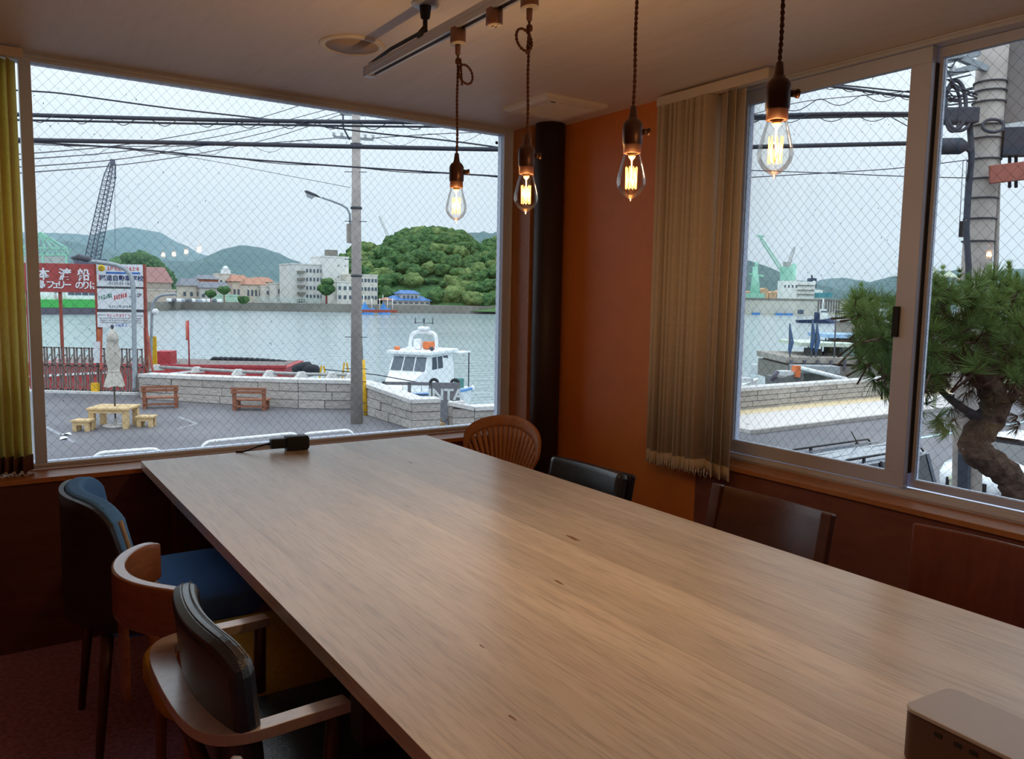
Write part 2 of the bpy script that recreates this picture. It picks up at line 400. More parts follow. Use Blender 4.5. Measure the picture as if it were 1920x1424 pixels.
# ------------------------------------------------------------------ blinds
m_cloth = mat('cream_blind_cloth', (240, 226, 204), rough=.85, var=.05, scale=90, spec=.1, trans=.25)
m_cloth2 = mat('yellow_blind_cloth', (250, 238, 176), rough=.85, var=.06, scale=90, spec=.1, trans=.72)
m_rail = mat('cream_rail', (226, 212, 194), rough=.5, var=.03)
m_hem = mat('brown_hem', (104, 66, 52), rough=.9, var=.15, scale=60)
m_chain = mat('white_bead', (225, 220, 210), rough=.5, var=.02)
def slat(w, z0, z1, curve=.008, th=.0012):
    return MB().sheet(lambda u, v: ((u-.5)*w, curve*(1-(2*u-1)**2), z0+(z1-z0)*v), 6, 1, th)
rb = thing('vertical_blind', (2.60, 2.405, 0), 'cream vertical blind gathered at the left of the sliding window', 'blind')
zb_ = 1.425-.745
MB().box(-.022, .022, -.32, .29, ZC-.055, ZC-.012, bev=.006).build('head_rail', m_rail, rb)
me = slat(.09, zb_, ZC-.06).mesh('slat', m_cloth); hem = slat(.088, zb_-.002, zb_+.055, .008, .006).mesh('hem_pocket', m_cloth)
rr = random.Random(5)
for i in range(13):
    y = .25-.0315*i; a = radians(rr.uniform(-22, 6)) if i < 10 else radians((0, 58, 70, 76)[i-9])
    if i >= 10: y = (-.085, -.125, -.165)[i-10]
    rot = (0, rr.uniform(-.004, .004), pi+a)
    s = piece('slat', me, rb, (rr.uniform(-.004, .004), y, 0), rot)
    piece('hem_pocket', hem, s, (0, 0, rr.uniform(-.006, .004)))
ch = MB()
for i in range(12):
    y = .25-.0315*i; ch.tube([(-.04+.006*rr.random(), y, zb_+.03), (-.046, y-.007, zb_+.004), (-.04, y-.014, zb_-.008), (-.044, y-.024, zb_+.02)], .0022, 4)
ch.build('spacer_chain', m_chain, rb)
q = at(1232, 597, X=2.60)
MB().tube([(0, q.y-2.405, ZC-.06), (.002, q.y-2.405+.002, q.z+.04)], .0016, 4).build('pull_cord', m_chain, rb)
MB().box(-.006, .006, q.y-2.405-.013, q.y-2.405+.013, q.z-.045, q.z+.045, bev=.003).build('cord_weight', mat('white_plastic', (226, 224, 220), rough=.4, var=.02), rb)

lb = thing('vertical_blind', (.0, 3.655, 0), 'yellowish vertical blind at the left edge of the harbour window', 'blind')
zl0 = SILLB+.012
MB().box(-.45, .20, -.022, .022, ZC-.045, ZC-.008, bev=.006).build('head_rail', m_rail, lb)
me = slat(.085, zl0, ZC-.05, .007).mesh('slat', m_cloth2); hem = slat(.086, zl0-.003, zl0+.06, .007, .008).mesh('hem_pocket', m_hem)
for i in range(22):
    x = .158-.0262*i; a = radians(62)+radians(rr.uniform(-8, 8))
    s = piece('slat', me, lb, (x, rr.uniform(-.004, .004), 0), (0, 0, a)); piece('hem_pocket', hem, s, (0, 0, rr.uniform(-.003, .003)))
ch = MB()
for i in range(22):
    x = .158-.0262*i; ch.tube([(x, -.048, zl0+.012), (x-.008, -.052, zl0-.008), (x-.016, -.052, zl0-.008), (x-.024, -.048, zl0+.012)], .002, 4)
ch.build('spacer_chain', m_chain, lb)

# ------------------------------------------------------------------ ceiling fittings
m_white = mat('ceiling_white', (250, 246, 238), rough=.5, var=.03)
m_grille = mat('speaker_grille', (214, 194, 178), rough=.7, var=.08, scale=400, bump=.3)
sp = thing('ceiling_speaker', (1.20, 2.86, ZC), 'round flush ceiling speaker with a pale ring', 'speaker')
MB().lathe([(.095, 0), (.098, -.006), (.112, -.008), (.119, -.004), (.12, 0)], 40).build('ring', m_white, sp)
MB().lathe([(0, -.0045), (.097, -.0045), (.097, -.001)], 40).build('grille', m_grille, sp)
vf = thing('ceiling_vent', (2.35, 3.15, ZC), 'square white vent cover on the ceiling near the corner', 'vent')
MB().add([(sx*r_, sy*r_, z) for r_, z in ((.18, 0), (.18, -.012), (.158, -.022)) for sx, sy in ((-1, -1), (1, -1), (1, 1), (-1, 1))],
         [(j*4+i, j*4+(i+1) % 4, (j+1)*4+(i+1) % 4, (j+1)*4+i) for j in (0, 1) for i in range(4)]+[(8, 9, 10, 11)]).build('cover', m_white, vf)
MB().box(-.125, -.1, -.142, -.136, -.0245, -.021).build('clip', m_dark, vf)
g = MB()
for i in range(17): g.box(-.12, .135, -.128+.016*i, -.1225+.016*i, -.0235, -.0215)
g.build('louvre', m_white, vf)

# ---- lighting track
XT, ZT = 1.22, 2.205
m_trk = mat('track_grey', (192, 200, 214), rough=.4, metal=.3, var=.03)
m_blk = mat('matte_black', (30, 26, 28), rough=.55, var=.05)
tk = thing('lighting_track', (XT, 2.765, ZT), 'grey suspended lighting track above the table', 'light track')
MB().box(-.017, .017, -3.0, -.035, .016, .034, bev=.002).box(-.017, -.008, -3.0, -.035, 0, .016).box(.008, .017, -3.0, -.035, 0, .016).build('rail', m_trk, tk)
MB().box(-.008, .008, -3.0, -.035, .010, .016).build('slot', m_blk, tk)
MB().box(-.019, .019, -.04, 0, -.002, .034, bev=.002).box(-.014, .014, -.06, -.03, .034, .044, bev=.002).build('end_cap', m_trk, tk)
MB().tube([(-.004, -.05, .042), (-.004, -.2, .052), (-.004, -.4, .05), (-.004, -.44, .06)], .006, 6).build('feed_cable', m_blk, tk)
for yy in (-.44, -1.9):
    MB().lathe([(.009, .04), (.009, .052), (.0075, .055), (.0075, .085), (.014, .088), (.016, .098), (.019, .1265), (.022, .127)], 16).box(-.02, .02, -.02, .02, .028, .046, bev=.003).build('stem', m_blk, tk, loc=(0, yy, 0))
    MB().lathe([(.022, .125), (.042, .127), (.044, .1325), (0, .1328)], 24).build('canopy', m_trk, tk, loc=(0, yy, 0))
m_adp = mat('bronze_adapter', (120, 84, 72), rough=.5, var=.05)
m_adw = mat('adapter_face', (226, 214, 200), rough=.5, var=.02)
sa = thing('track_outlet', (XT, 1.92, ZT), 'spare brown track outlet with a white socket face', 'outlet')
MB().lathe([(0, .004), (.021, .004), (.021, -.036), (.018, -.039)], 24, M=Matrix.Diagonal((1, 1.35, 1, 1))).build('body', m_adp, sa)
MB().lathe([(.018, -.037), (.019, -.041), (0, -.042)], 24, M=Matrix.Diagonal((1, 1.35, 1, 1))).build('face', m_adw, sa)
MB().box(-.007, -.004, -.006, .006, -.0426, -.041).box(.004, .007, -.006, .006, -.0426, -.041).build('slot', m_blk, sa)

# ---- pendant lamps
m_cord = mat('brown_twisted_cord', (84, 48, 34), rough=.8, var=.2, scale=200)
m_sock = mat('bronze_socket', (70, 44, 38), rough=.42, metal=.5, var=.06)
m_bulb = glass('bulb_glass', (.98, .96, .93), 1.3, .6)
m_fil = emit('glowing_filament', (255, 186, 92), 3.4)
m_stem = mat('bulb_stem', (236, 200, 160), rough=.3, var=.02)
BP = [(0, 0), (.0022, .001), (.003, .006), (.0105, .0095), (.0215, .018), (.0295, .031), (.032, .042), (.0305, .055), (.0265, .071), (.0222, .087), (.0185, .1), (.0165, .108)]
def twisted(pts_fn, L, pitch=.022, rad=.0022, r=.0023):
    n = max(8, int(L/.0045)); b = MB()
    for k in (0, pi):
        P = []
        for i in range(n+1):
            t = i/n; c, a1, a2 = pts_fn(t); ph = 2*pi*t*L/pitch+k; P.append(c+a1*(rad*cos(ph))+a2*(rad*sin(ph)))
        b.tube(P, r, 5)
    return b
EX, EY = Vector((1, 0, 0)), Vector((0, 1, 0))
def pendant(y, zc, label, loop):
    L = thing('pendant_lamp', (XT, y, zc-.052), label, 'pendant lamp', 'bare filament pendants over the table')
    za = ZT-(zc-.052)                       # track height in lamp space
    MB().lathe([(0, .004), (.021, .004), (.021, -.036), (.02, -.038)], 24, M=Matrix.Translation((0, 0, za)) @ Matrix.Diagonal((1, 1.35, 1, 1))).build('track_adapter', m_adp, L)
    MB().lathe([(.02, -.037), (.021, -.041), (0, -.042)], 24, M=Matrix.Translation((0, 0, za)) @ Matrix.Diagonal((1, 1.35, 1, 1))).build('adapter_face', m_adw, L)
    MB().lathe([(.0085, -.041), (.0075, -.068), (.0045, -.072)], 14, M=Matrix.Translation((0, 0, za))).build('strain_relief', m_adp, L)
    z0, z1 = .195, za-.07
    twisted(lambda t: (Vector((.0015*sin(9*t), .001*cos(7*t), z0+(z1-z0)*t)), EX, EY), z1-z0).build('cord', m_cord, L)
    if loop:
        s = loop; c = Vector((.022*s, -.01, z1-.055))
        def lp(t):
            a = 2*pi*t+(pi if s > 0 else 0); d = Vector((cos(a), .35*sin(a), 1.25*sin(a))); return c+d*.0235, Vector((cos(a), 0, sin(a))), EY
        twisted(lp, .16, pitch=.016).build('cord_loop', m_cord, L)
        def tl(t): return Vector((.004*s+.007*s*t, -.008, z1-.012-.075*t)), EX, EY
        twisted(tl, .08, pitch=.016).build('cord_tail', m_cord, L)
        MB().lathe([(.0075, -.006), (.0085, 0), (.0075, .008)], 10, c=(.001, 0, z1-.02)).build('cord_knot', m_cord, L)
    MB().lathe([(.0165, .104), (.0195, .104), (.0195, .122), (.0215, .124), (.0222, .150), (.0215, .166), (.017, .174), (.0115, .178), (.0088, .184), (.0062, .205), (.0045, .206)], 24).build('socket', m_sock, L)
    MB().tube([(.018, -.010, .152), (.030, -.0165, .152)], .0065, 10).lathe([(0, 0), (.0085, .001), (.0085, .005), (0, .006)], 10, c=(.029, -.016, .152), M=Matrix.Rotation(-.5, 4, 'Z') @ Matrix.Rotation(pi/2, 4, 'Y')).build('switch_key', m_sock, L)
    g = MB().lathe(BP, 32).build('bulb', m_bulb, L)
    MB().lathe([(.0125, .104), (.0125, .108), (0, .108)], 14).lathe([(.0095, .104), (.0075, .096), (.004, .092), (.0016, .088), (.0012, .030), (0, .029)], 10).build('glass_stem', m_stem, g)
    f = MB(); n = 9; P = []
    for i in range(n):
        a = 2*pi*i/n+.2+y; a2 = 2*pi*(i+.5)/n+.2+y
        P += [(.0125*cos(a), .0125*sin(a), .0745), (.0118*cos(a2), .0118*sin(a2), .0275)]
    for i in range(len(P)-1): f.tube([P[i], P[i+1]], .00105, 5)
    f.build('filament', m_fil, g)
    lt = bpy.data.lights.new('bulb_light', 'POINT'); lt.energy = BULB_W; lt.color = (1.0, .56, .2); lt.shadow_soft_size = .012
    lo = bpy.data.objects.new('bulb_light', lt); COL.objects.link(lo); lo.parent = L; lo.location = (0, 0, .05)
    return L
pendant(2.118, 1.697, 'pendant bulb hanging in front of the harbour view, farthest from the camera', 1)
pendant(1.752, 1.695, 'pendant bulb beside the pale window jamb, second farthest', -1)
pendant(1.346, 1.693, 'pendant bulb in front of the wooden corner wall', 0)
pendant(.963, 1.700, 'pendant bulb over the sliding window, nearest and largest', 0)

# ------------------------------------------------------------------ table and things on it
TX0, TX1, TY0, TY1, TZ = .553, 1.885, -.55, 3.556, .72
m_table = wood('oak_table', (242, 230, 212), (218, 202, 180), rough=.3, stretch=(9, .55, 9), scale=2.4, rnd=.10, dark=.22, bump=.03, spec=.5)
m_tleg = wood('table_leg_wood', (120, 78, 52), (92, 58, 38), rough=.4, stretch=(8, 8, 1))
tb = thing('dining_table', (TX0+.666, 1.5, 0), 'long oak plank table reaching from the camera to the harbour window', 'table')
n = 11; bw = (TX1-TX0)/n
me = MB().box(-bw/2+.00005, bw/2-.00005, TY0-1.5, TY1-1.5, TZ-.034, TZ, bev=.0004).mesh('board', m_table)
for i in range(n): piece('board', me, tb, (-.666+bw*(i+.5), 0, 0))
ap = MB()
for y in (TY0+.18, TY1-.18): ap.box(-.58, .58, y-1.5-.012, y-1.5+.012, TZ-.11, TZ-.0345)
for x in (-.575, .575): ap.box(x-.012, x+.012, TY0+.18-1.5, TY1-.18-1.5, TZ-.11, TZ-.0345)
ap.build('apron', m_tleg, tb)
lg = MB().box(-.035, .035, -.035, .035, 0, TZ-.0345, bev=.004).mesh('leg', m_tleg)
for x in (-.55, .55):
    for y in (TY0+.15, 1.5, TY1-.2): piece('leg', lg, tb, (x, y-1.5, 0))
# knots in the boards
m_knot = mat('wood_knot', (150, 110, 76), rough=.5, var=.3, scale=120)
for (px, py, s) in ((1075, 1010, 1.0), (1047, 1092, .6), (960, 1346, .35), (770, 868, .5), (903, 1212, .3)):
    q = at(px, py, Z=TZ); P = [(s*.032*cos(a)*(1+.25*sin(3*a+px)), s*.007*sin(a)*(1+.3*cos(2*a+py))) for a in [2*pi*i/18 for i in range(18)]]
    MB().prism([(y, x) for x, y in P], .0, .0002).build('knot', m_knot, tb, loc=(q.x-TX0-.666, q.y-1.5, TZ))

# charger with cable
m_chg = mat('charger_black', (38, 44, 56), rough=.5, var=.05)
ch = thing('power_adapter', (1.17, 3.49, TZ), 'dark two-block power adapter at the window end of the table', 'adapter', rz=radians(-4))
MB().box(-.030, .068, -.028, .028, .002, .066, bev=.005).box(.066, .073, -.024, .024, .008, .058, bev=.003).build('body', m_chg, ch)
MB().box(-.097, -.029, -.02, .02, .014, .058, bev=.006).build('plug', m_chg, ch)
MB().tube([(-.095, 0, .036), (-.12, -.002, .035), (-.15, .004, .028), (-.185, .02, .012), (-.21, .034, .004), (-.235, .05, .003)], [.0065, .0045, .004, .004, .004, .004], 8).build('cable', m_chg, ch)
MB().box(-.026, .064, -.022, .022, 0, .003).build('base', m_chg, ch)

# tissue box
b0, b1 = at(1690, 1322, Z=TZ+.085), at(1772, 1291, Z=TZ+.085)
m_bx = mat('pale_lid', (196, 190, 186), rough=.4, var=.03); m_bs = mat('dark_box_side', (96, 66, 52), rough=.5, var=.15, scale=20)
ang = atan2(b1.y-b0.y, b1.x-b0.x)
bx = thing('tissue_box', (b0.x, b0.y, TZ), 'flat box with a pale lid and dark brown sides at the near table corner', 'box', rz=ang)
def rrect(x0, x1, y0, y1, r, n=6):
    P = []
    for cx, cy_, a in ((x1-r, y1-r, 0), (x0+r, y1-r, pi/2), (x0+r, y0+r, pi), (x1-r, y0+r, 1.5*pi)):
        P += [(cx+r*cos(a+pi/2*i/n), cy_+r*sin(a+pi/2*i/n)) for i in range(n+1)]
    return P
MB().prism(rrect(.001, .127, -.259, -.001, .019), .0, .079).build('body', m_bs, bx, bevel=.004)
MB().prism(rrect(0, .128, -.26, 0, .02), .079, .085).build('lid', m_bx, bx, bevel=.0015)
sl = MB()
for y in (-.055, -.085, -.108): sl.box(-.0004, .002, y-.012, y, .062, .068)
sl.build('vent_slot', m_blk, bx)
# ------------------------------------------------------------------ chairs (front = local +X, origin on the floor)
m_blue = mat('blue_fabric', (104, 166, 236), rough=.85, var=.12, scale=160, spec=.15)
m_pipe = mat('beige_piping', (196, 178, 150), rough=.7, var=.05)
m_brown = wood('chestnut_wood', (172, 112, 76), (140, 86, 56), rough=.25, stretch=(2, 2, 8), scale=2, dark=.15, coat=.6)
m_dkwood = wood('dark_walnut', (98, 62, 50), (76, 46, 38), rough=.35, stretch=(3, 3, 8), scale=2, dark=.2)
m_mahog = wood('mahogany', (128, 70, 56), (104, 54, 44), rough=.3, stretch=(2, 8, 2), scale=2, dark=.15)
m_olive = mat('olive_fabric', (200, 164, 66), rough=.9, var=.15, scale=150, spec=.12)
m_leath = mat('black_leather', (48, 54, 62), rough=.24, var=.12, scale=40, bump=.1, bscale=260, spec=.8)
m_thread = mat('pale_thread', (120, 130, 136), rough=.7, var=.05)
m_armw = wood('ash_arm', (230, 218, 206), (212, 196, 182), rough=.22, stretch=(3, 3, 3), scale=3, dark=.1, coat=.6)
m_teak = wood('teak_ply', (222, 160, 112), (200, 138, 92), rough=.38, stretch=(2, 6, 2), scale=2, dark=.12)

def legs(par, m, xf, xb, yw, z, r0=.018, r1=.011, splay=.04):
    for sx, x in ((1, xf), (-1, xb)):
        for sy in (1, -1):
            MB().tube([(x+sx*splay, sy*(yw+splay*.5), 0), (x, sy*yw, z)], [r1, r0], 10).build('leg', m, par)
def arc_back(cx, R, half, zt, zb, th, drop, nu=24, nv=10, lean=0.0, p=6, edge=.0):
    """curved back panel opening to +X; half = half angle, top corners drop"""
    def fn(u, v):
        a = (2*u-1)*half; k = abs(2*u-1); top = zt-drop*k**p; bot = zb+edge*k**p; z = bot+(top-bot)*v
        Rr = R+lean*(z-zb); return (cx-Rr*cos(a), Rr*sin(a), z)
    return fn
def seat_pad(x0, x1, yw, z0, z1, r=.06, dome=.012, n=20):
    b = MB(); P = rrect(x0, x1, -yw, yw, r, 5); cx = (x0+x1)/2; V = []; F = []; m = len(P)
    rings = [(.90, z0), (1.0, z0+.012), (1.0, z1-.018), (.985, z1-.007), (.95, z1), (.6, z1+dome*.7), (.25, z1+dome)]
    for s, z in rings: V += [(cx+(x-cx)*s, y*s, z) for x, y in P]
    for j in range(len(rings)-1):
        for i in range(m): F.append((j*m+i, j*m+(i+1) % m, (j+1)*m+(i+1) % m, (j+1)*m+i))
    F.append(tuple(range(m-1, -1, -1))); F.append(tuple((len(rings)-1)*m+i for i in range(m)))
    return b.add(V, F, True)

# 1 blue tub chair
c = thing('tub_chair', (.49, 2.735, 0), 'blue fabric tub chair by the harbour window, farthest on the left', 'chair', 'chairs around the table')
bf0 = arc_back(.105, .36, radians(42), .82, .44, .055, .06)
def bf(u, v):
    p = bf0(u, v); a = (2*u-1)*radians(42)*(1+.42*(1-v)); return (.105-.36*cos(a), .36*sin(a)*(1-.08*(1-v)), p[2])
def bs(u, v):
    p = bf(u, v); k = 1+.034/.36; return (.105+(p[0]-.105)*k, p[1]*k, p[2]-.008)
MB().sheet(bf, 28, 10, .05).build('backrest', m_blue, c, bevel=.02)
MB().sheet(bs, 28, 10, .014).build('back_shell', mat('shell_black', (46, 42, 48), rough=.5), c)
for e in (0, 1):
    MB().tube([Vector(bf(e, v)) for v in [i/12 for i in range(13)]], .008, 6).build('piping', m_pipe, c)
seat_pad(-.19, .25, .26, .40, .485).build('seat', m_blue, c)
legs(c, m_dkwood, .2, -.2, .2, .41)

# 2 chestnut rail chair with olive seat
c = thing('rail_back_chair', (.58, 2.10, 0), 'chestnut chair with a bent top rail and olive seat, second from the window', 'chair', 'chairs around the table')
rf = arc_back(-.06, .25, radians(60), .745, .625, .03, .012, p=8, edge=.012)
MB().sheet(rf, 30, 6, .032).build('top_rail', m_brown, c, bevel=.006)
for s in (1, -1):
    MB().tube([(-.20, s*.19, .63), (-.21, s*.19, .5), (-.19, s*.18, .40), (-.20, s*.185, 0)], [.014, .016, .018, .012], 10).build('rear_leg', m_brown, c)
    MB().tube([(.2, s*.19, .42), (.23, s*.2, 0)], [.018, .012], 10).build('front_leg', m_brown, c)
MB().box(-.312, -.298, -.045, .045, .42, .64, bev=.004).build('splat', m_brown, c)
seat_pad(-.25, .25, .262, .40, .462, r=.17, dome=.02).build('seat', m_olive, c)
MB().box(-.2, .2, -.19, .19, .375, .402, bev=.004).build('seat_frame', m_brown, c)

# 3 leather chair with bow arm
c = thing('bow_arm_chair', (.605, 1.60, 0), 'black leather chair with pale wooden bow arms, left of the table', 'chair', 'chairs around the table')
lf = arc_back(.45, .69, radians(18.5), .80, .47, .06, .035, p=7, lean=.10)
b = MB().sheet(lf, 22, 12, .05).build('backrest', m_leath, c, bevel=.018)
st = MB()
for o in (.012, -.004): st.tube([Vector(lf(.03+.94*i/30, .985))+Vector((o, 0, .006)) for i in range(31)], .0013, 4)
st.build('stitching', m_thread, b)
def smooth_path(P, k=3):
    P = [Vector(p) for p in P]
    for _ in range(k):
        Q = [P[0]]
        for i in range(len(P)-1): Q += [P[i]*.75+P[i+1]*.25, P[i]*.25+P[i+1]*.75]
        Q.append(P[-1]); P = Q
    return P
bow = smooth_path([(-.04, .285, .64), (-.13, .272, .643), (-.25, .268, .645), (-.30, .22, .645), (-.305, 0, .645), (-.29, -.17, .645), (-.23, -.215, .645), (-.13, -.205, .643), (-.03, -.195, .64)])
V = []; F = []; wd = []
for i, p in enumerate(bow):
    t = (bow[min(i+1, len(bow)-1)]-bow[max(i-1, 0)]).normalized(); nrm = Vector((-t.y, t.x, 0)); w = .019+.007*max(0, -p.x-.2)/.1
    if i in (0, len(bow)-1): w *= .6
    V += [p+nrm*w+Vector((0, 0, 0)), p-nrm*w, p-nrm*w-Vector((0, 0, .022)), p+nrm*w-Vector((0, 0, .022))]
for i in range(len(bow)-1):
    for k in range(4): F.append((i*4+k, i*4+(k+1) % 4, i*4+4+(k+1) % 4, i*4+4+k))
F += [(3, 2, 1, 0), tuple(4*(len(bow)-1)+k for k in range(4))]
MB().add(V, F).build('bow_arm', m_armw, c, bevel=.004)
for s, y in ((1, .275), (-1, -.2)):
    MB().tube([(-.06, y, .62), (-.08, y*.95, .44), (-.05+.25, y*.9, .0)] if 0 else [(-.06, y, .62), (-.07, y*.95, .40)], [.014, .016], 10).build('arm_post', m_dkwood, c)
seat_pad(-.24, .25, .225, .40, .475).build('seat', m_leath, c)
legs(c, m_dkwood, .2, -.22, .2, .41)
for s in (1, -1): MB().tube([(-.31, s*.1, .635), (-.24, s*.14, .42)], .012, 8).build('bow_brace', m_dkwood, c)

# 4 plywood chair nearest the camera
c = thing('plywood_chair', (.50, .93, 0), 'brown plywood chair cut off at the bottom edge of the photo', 'chair', 'chairs around the table')
pf = arc_back(.15, .40, radians(35), .81, .58, .016, .16, p=3, edge=.08)
MB().sheet(pf, 30, 14, .018).build('backrest', m_brown, c, bevel=.003)
MB().tube(smooth_path([pf(0, .0+i/10) for i in range(11)][::1]), .0095, 6).tube(smooth_path([pf(1, i/10) for i in range(11)]), .0095, 6).tube([pf(i/40, 1) for i in range(41)], .0095, 6).build('edge_band', m_armw, c)
for s in (1, -1): MB().tube([(-.21, s*.12, .66), (-.20, s*.15, .43), (-.24, s*.19, 0)], [.012, .016, .012], 10).build('rear_leg', m_brown, c)
for s in (1, -1): MB().tube([(.2, s*.16, .43), (.23, s*.19, 0)], [.016, .012], 10).build('front_leg', m_brown, c)
seat_pad(-.22, .25, .22, .42, .455, r=.09, dome=.004).build('seat', m_brown, c)

# 5 fan-back chair
FA = radians(22)
fc = Vector((2.18, 3.29)); fo = fc+Vector((-cos(FA), -sin(FA)))*.25
c = thing('fan_back_chair', (fo.x, fo.y, 0), 'teak chair with a slotted shell-shaped fan back by the window corner', 'chair', 'chairs around the table', rz=pi+FA)
def fan_pt(th, r):
    s = r*sin(th); z = .295+r*cos(th); return Vector((-.25+1.15*s*s-.16*(z-.45), s, z))
TM = radians(33); NS = 17
def Rm(th): k = min(1, abs(th)/TM); return .535*(1-.03*k*k-.20*k**7)
b = MB()
sl_th = [(-TM*.93)+2*TM*.93*i/(NS-1) for i in range(NS)]
def r1(th): return Rm(th)*.91-.010
r0 = .17; gp = .0032
# rim band and base band
b.sheet(lambda u, v: fan_pt(-TM+2*TM*u, lerp(r1(-TM+2*TM*u), Rm(-TM+2*TM*u), v)), 64, 3, .011)
b.sheet(lambda u, v: fan_pt(-TM+2*TM*u, lerp(.10, r0, v)), 40, 2, .011)
ed = [-TM]+sl_th+[TM]
for i in range(len(ed)-1):
    a0, a1 = ed[i], ed[i+1]; g0 = gp if i > 0 else 0; g1 = gp if i < len(ed)-2 else 0
    b.sheet(lambda u, v: (lambda r: fan_pt(lerp(a0+g0/r, a1-g1/r, u), r))(lerp(r0, r1(lerp(a0, a1, u))+.001, v)), 2, 6, .011)
b.build('fan_back', m_teak, c)
seat_pad(-.23, .25, .24, .42, .45, r=.12, dome=-.006).build('seat', m_teak, c)
MB().box(-.25, -.2, -.06, .06, .38, .43, bev=.004).build('back_joint', m_teak, c)
legs(c, m_teak, .18, -.18, .17, .42)

# 6 black leather armchair
c = thing('leather_armchair', (1.80, 2.45, 0), 'black leather padded chair at the far right side of the table', 'chair', 'chairs around the table', rz=pi+radians(3))
MB().sheet(lambda u, v: (-.215-.05*v+.02*(2*u-1)**2, (u-.5)*.43, .50+.255*v), 16, 10, .05).build('backrest', m_leath, c, bevel=.02)
MB().sheet(lambda u, v: (-.262-.05*v, (u-.5)*.40, .48+.26*v), 8, 6, .03).build('back_shell', m_blk, c, bevel=.01)
seat_pad(-.22, .24, .23, .40, .475).build('seat', m_leath, c)
for s in (1, -1):
    MB().tube(smooth_path([(-.24, s*.26, .44), (-.30, s*.26, .55), (-.32, s*.26, .63), (-.16, s*.262, .635), (.08, s*.26, .62)]), .013, 8).build('arm', m_blk, c)
    MB().tube([(.06, s*.26, .62), (.08, s*.24, .42)], .012, 8).build('arm_post', m_blk, c)
legs(c, m_blk, .2, -.2, .21, .41)

# 7 dark walnut chair with posts
def post_chair(loc, label, m, ps, zt, wid):
    c = thing('panel_back_chair', loc, label, 'chair', 'chairs around the table', rz=pi)
    h = wid/2
    for s in (1, -1):
        MB().bar((-.275, s*h, zt-.012), (-.20, s*h, .40), .026, .04, up=(0, 1, 0)).bar((-.20, s*h, .42), (-.235, s*h, 0), .026, .036, up=(0, 1, 0)).build('rear_post', m, c, bevel=.005)
    MB().sheet(lambda u, v: (-.215-.07*v-.05*(1-(2*u-1)**2), (u-.5)*(wid-.026), .53+(zt-.545)*v-ps*(1-(2*u-1)**2)*v), 22, 8, .014).build('back_panel', m, c, bevel=.003)
    seat_pad(-.22, .24, h+.01, .41, .455, r=.04).build('seat', m, c)
    for s in (1, -1): MB().bar((.2, s*(h-.02), .42), (.21, s*(h-.02), 0), .032, .032).build('front_leg', m, c)
    MB().box(-.2, .2, h-.03, h-.014, .36, .41).box(-.2, .2, -h+.014, -h+.03, .36, .41).build('seat_rail', m, c)
    return c
post_chair((1.845, 1.625, 0), 'dark walnut chair with two back posts under the blind', m_dkwood, .012, .805, .43)
# 8 mahogany chair
c = thing('panel_back_chair', (1.935, .962, 0), 'reddish mahogany chair with a plain panel back, nearest on the right', 'chair', 'chairs around the table', rz=pi)
MB().sheet(lambda u, v: (-.215-.05*v-.03*(1-(2*u-1)**2), (u-.5)*(.46-.04*(1-v)), .44+.365*v), 22, 10, .018).build('back_panel', m_mahog, c, bevel=.004)
seat_pad(-.22, .24, .22, .41, .455, r=.04).build('seat', m_mahog, c)
legs(c, m_mahog, .2, -.2, .19, .42)
# ================================================================== OUTSIDE
GZ, WZ = CAM_Z-4.9, CAM_Z-7.0               # street level, water level
def G(px, py, h=0): return at(px, py, Z=GZ+h)
m_asph = mat('wet_asphalt', (112, 111, 116), rough=.6, var=.16, scale=.35, rgb2=(92, 91, 97), bump=.15, bscale=30)
m_conc = mat('quay_concrete', (150, 146, 142), rough=.85, var=.15, scale=1.2)
m_paint = mat('road_paint', (176, 178, 180), rough=.7, var=.12, scale=5)
m_stone = mat('pale_granite', (176, 170, 164), rough=.8, var=.14, scale=3.5, bump=.6, bscale=5, rnd=.10, bdist=.06)
m_joint = mat('wall_joint', (120, 114, 110), rough=.9, var=.1)
m_cope = mat('coping_granite', (206, 204, 202), rough=.75, var=.06, scale=2, rnd=.05)
m_water = bpy.data.materials.new('harbour_water'); m_water.use_nodes = True
N = m_water.node_tree.nodes; L = m_water.node_tree.links; b = N['Principled BSDF']
b.inputs['Base Color'].default_value = (*C(158, 174, 178), 1); b.inputs['Roughness'].default_value = .12; b.inputs['IOR'].default_value = 1.33
tcn = N.new('ShaderNodeTexCoord'); mp = N.new('ShaderNodeMapping'); mp.inputs['Scale'].default_value = (.35, .85, 1); mp.inputs['Rotation'].default_value = (0, 0, radians(-30))
n1 = N.new('ShaderNodeTexNoise'); n1.inputs['Scale'].default_value = .9; n1.inputs['Detail'].default_value = 6; n1.inputs['Roughness'].default_value = .6
n2 = N.new('ShaderNodeTexNoise'); n2.inputs['Scale'].default_value = .06; n2.inputs['Detail'].default_value = 3
L.new(tcn.outputs['Object'], mp.inputs[0]); L.new(mp.outputs[0], n1.inputs['Vector']); L.new(mp.outputs[0], n2.inputs['Vector'])
mu = N.new('ShaderNodeMath'); mu.operation = 'MULTIPLY'; L.new(n1.outputs['Fac'], mu.inputs[0]); L.new(n2.outputs['Fac'], mu.inputs[1])
bp = N.new('ShaderNodeBump'); bp.inputs['Strength'].default_value = .9; bp.inputs['Distance'].default_value = .5
L.new(mu.outputs[0], bp.inputs['Height']); L.new(bp.outputs[0], b.inputs['Normal'])

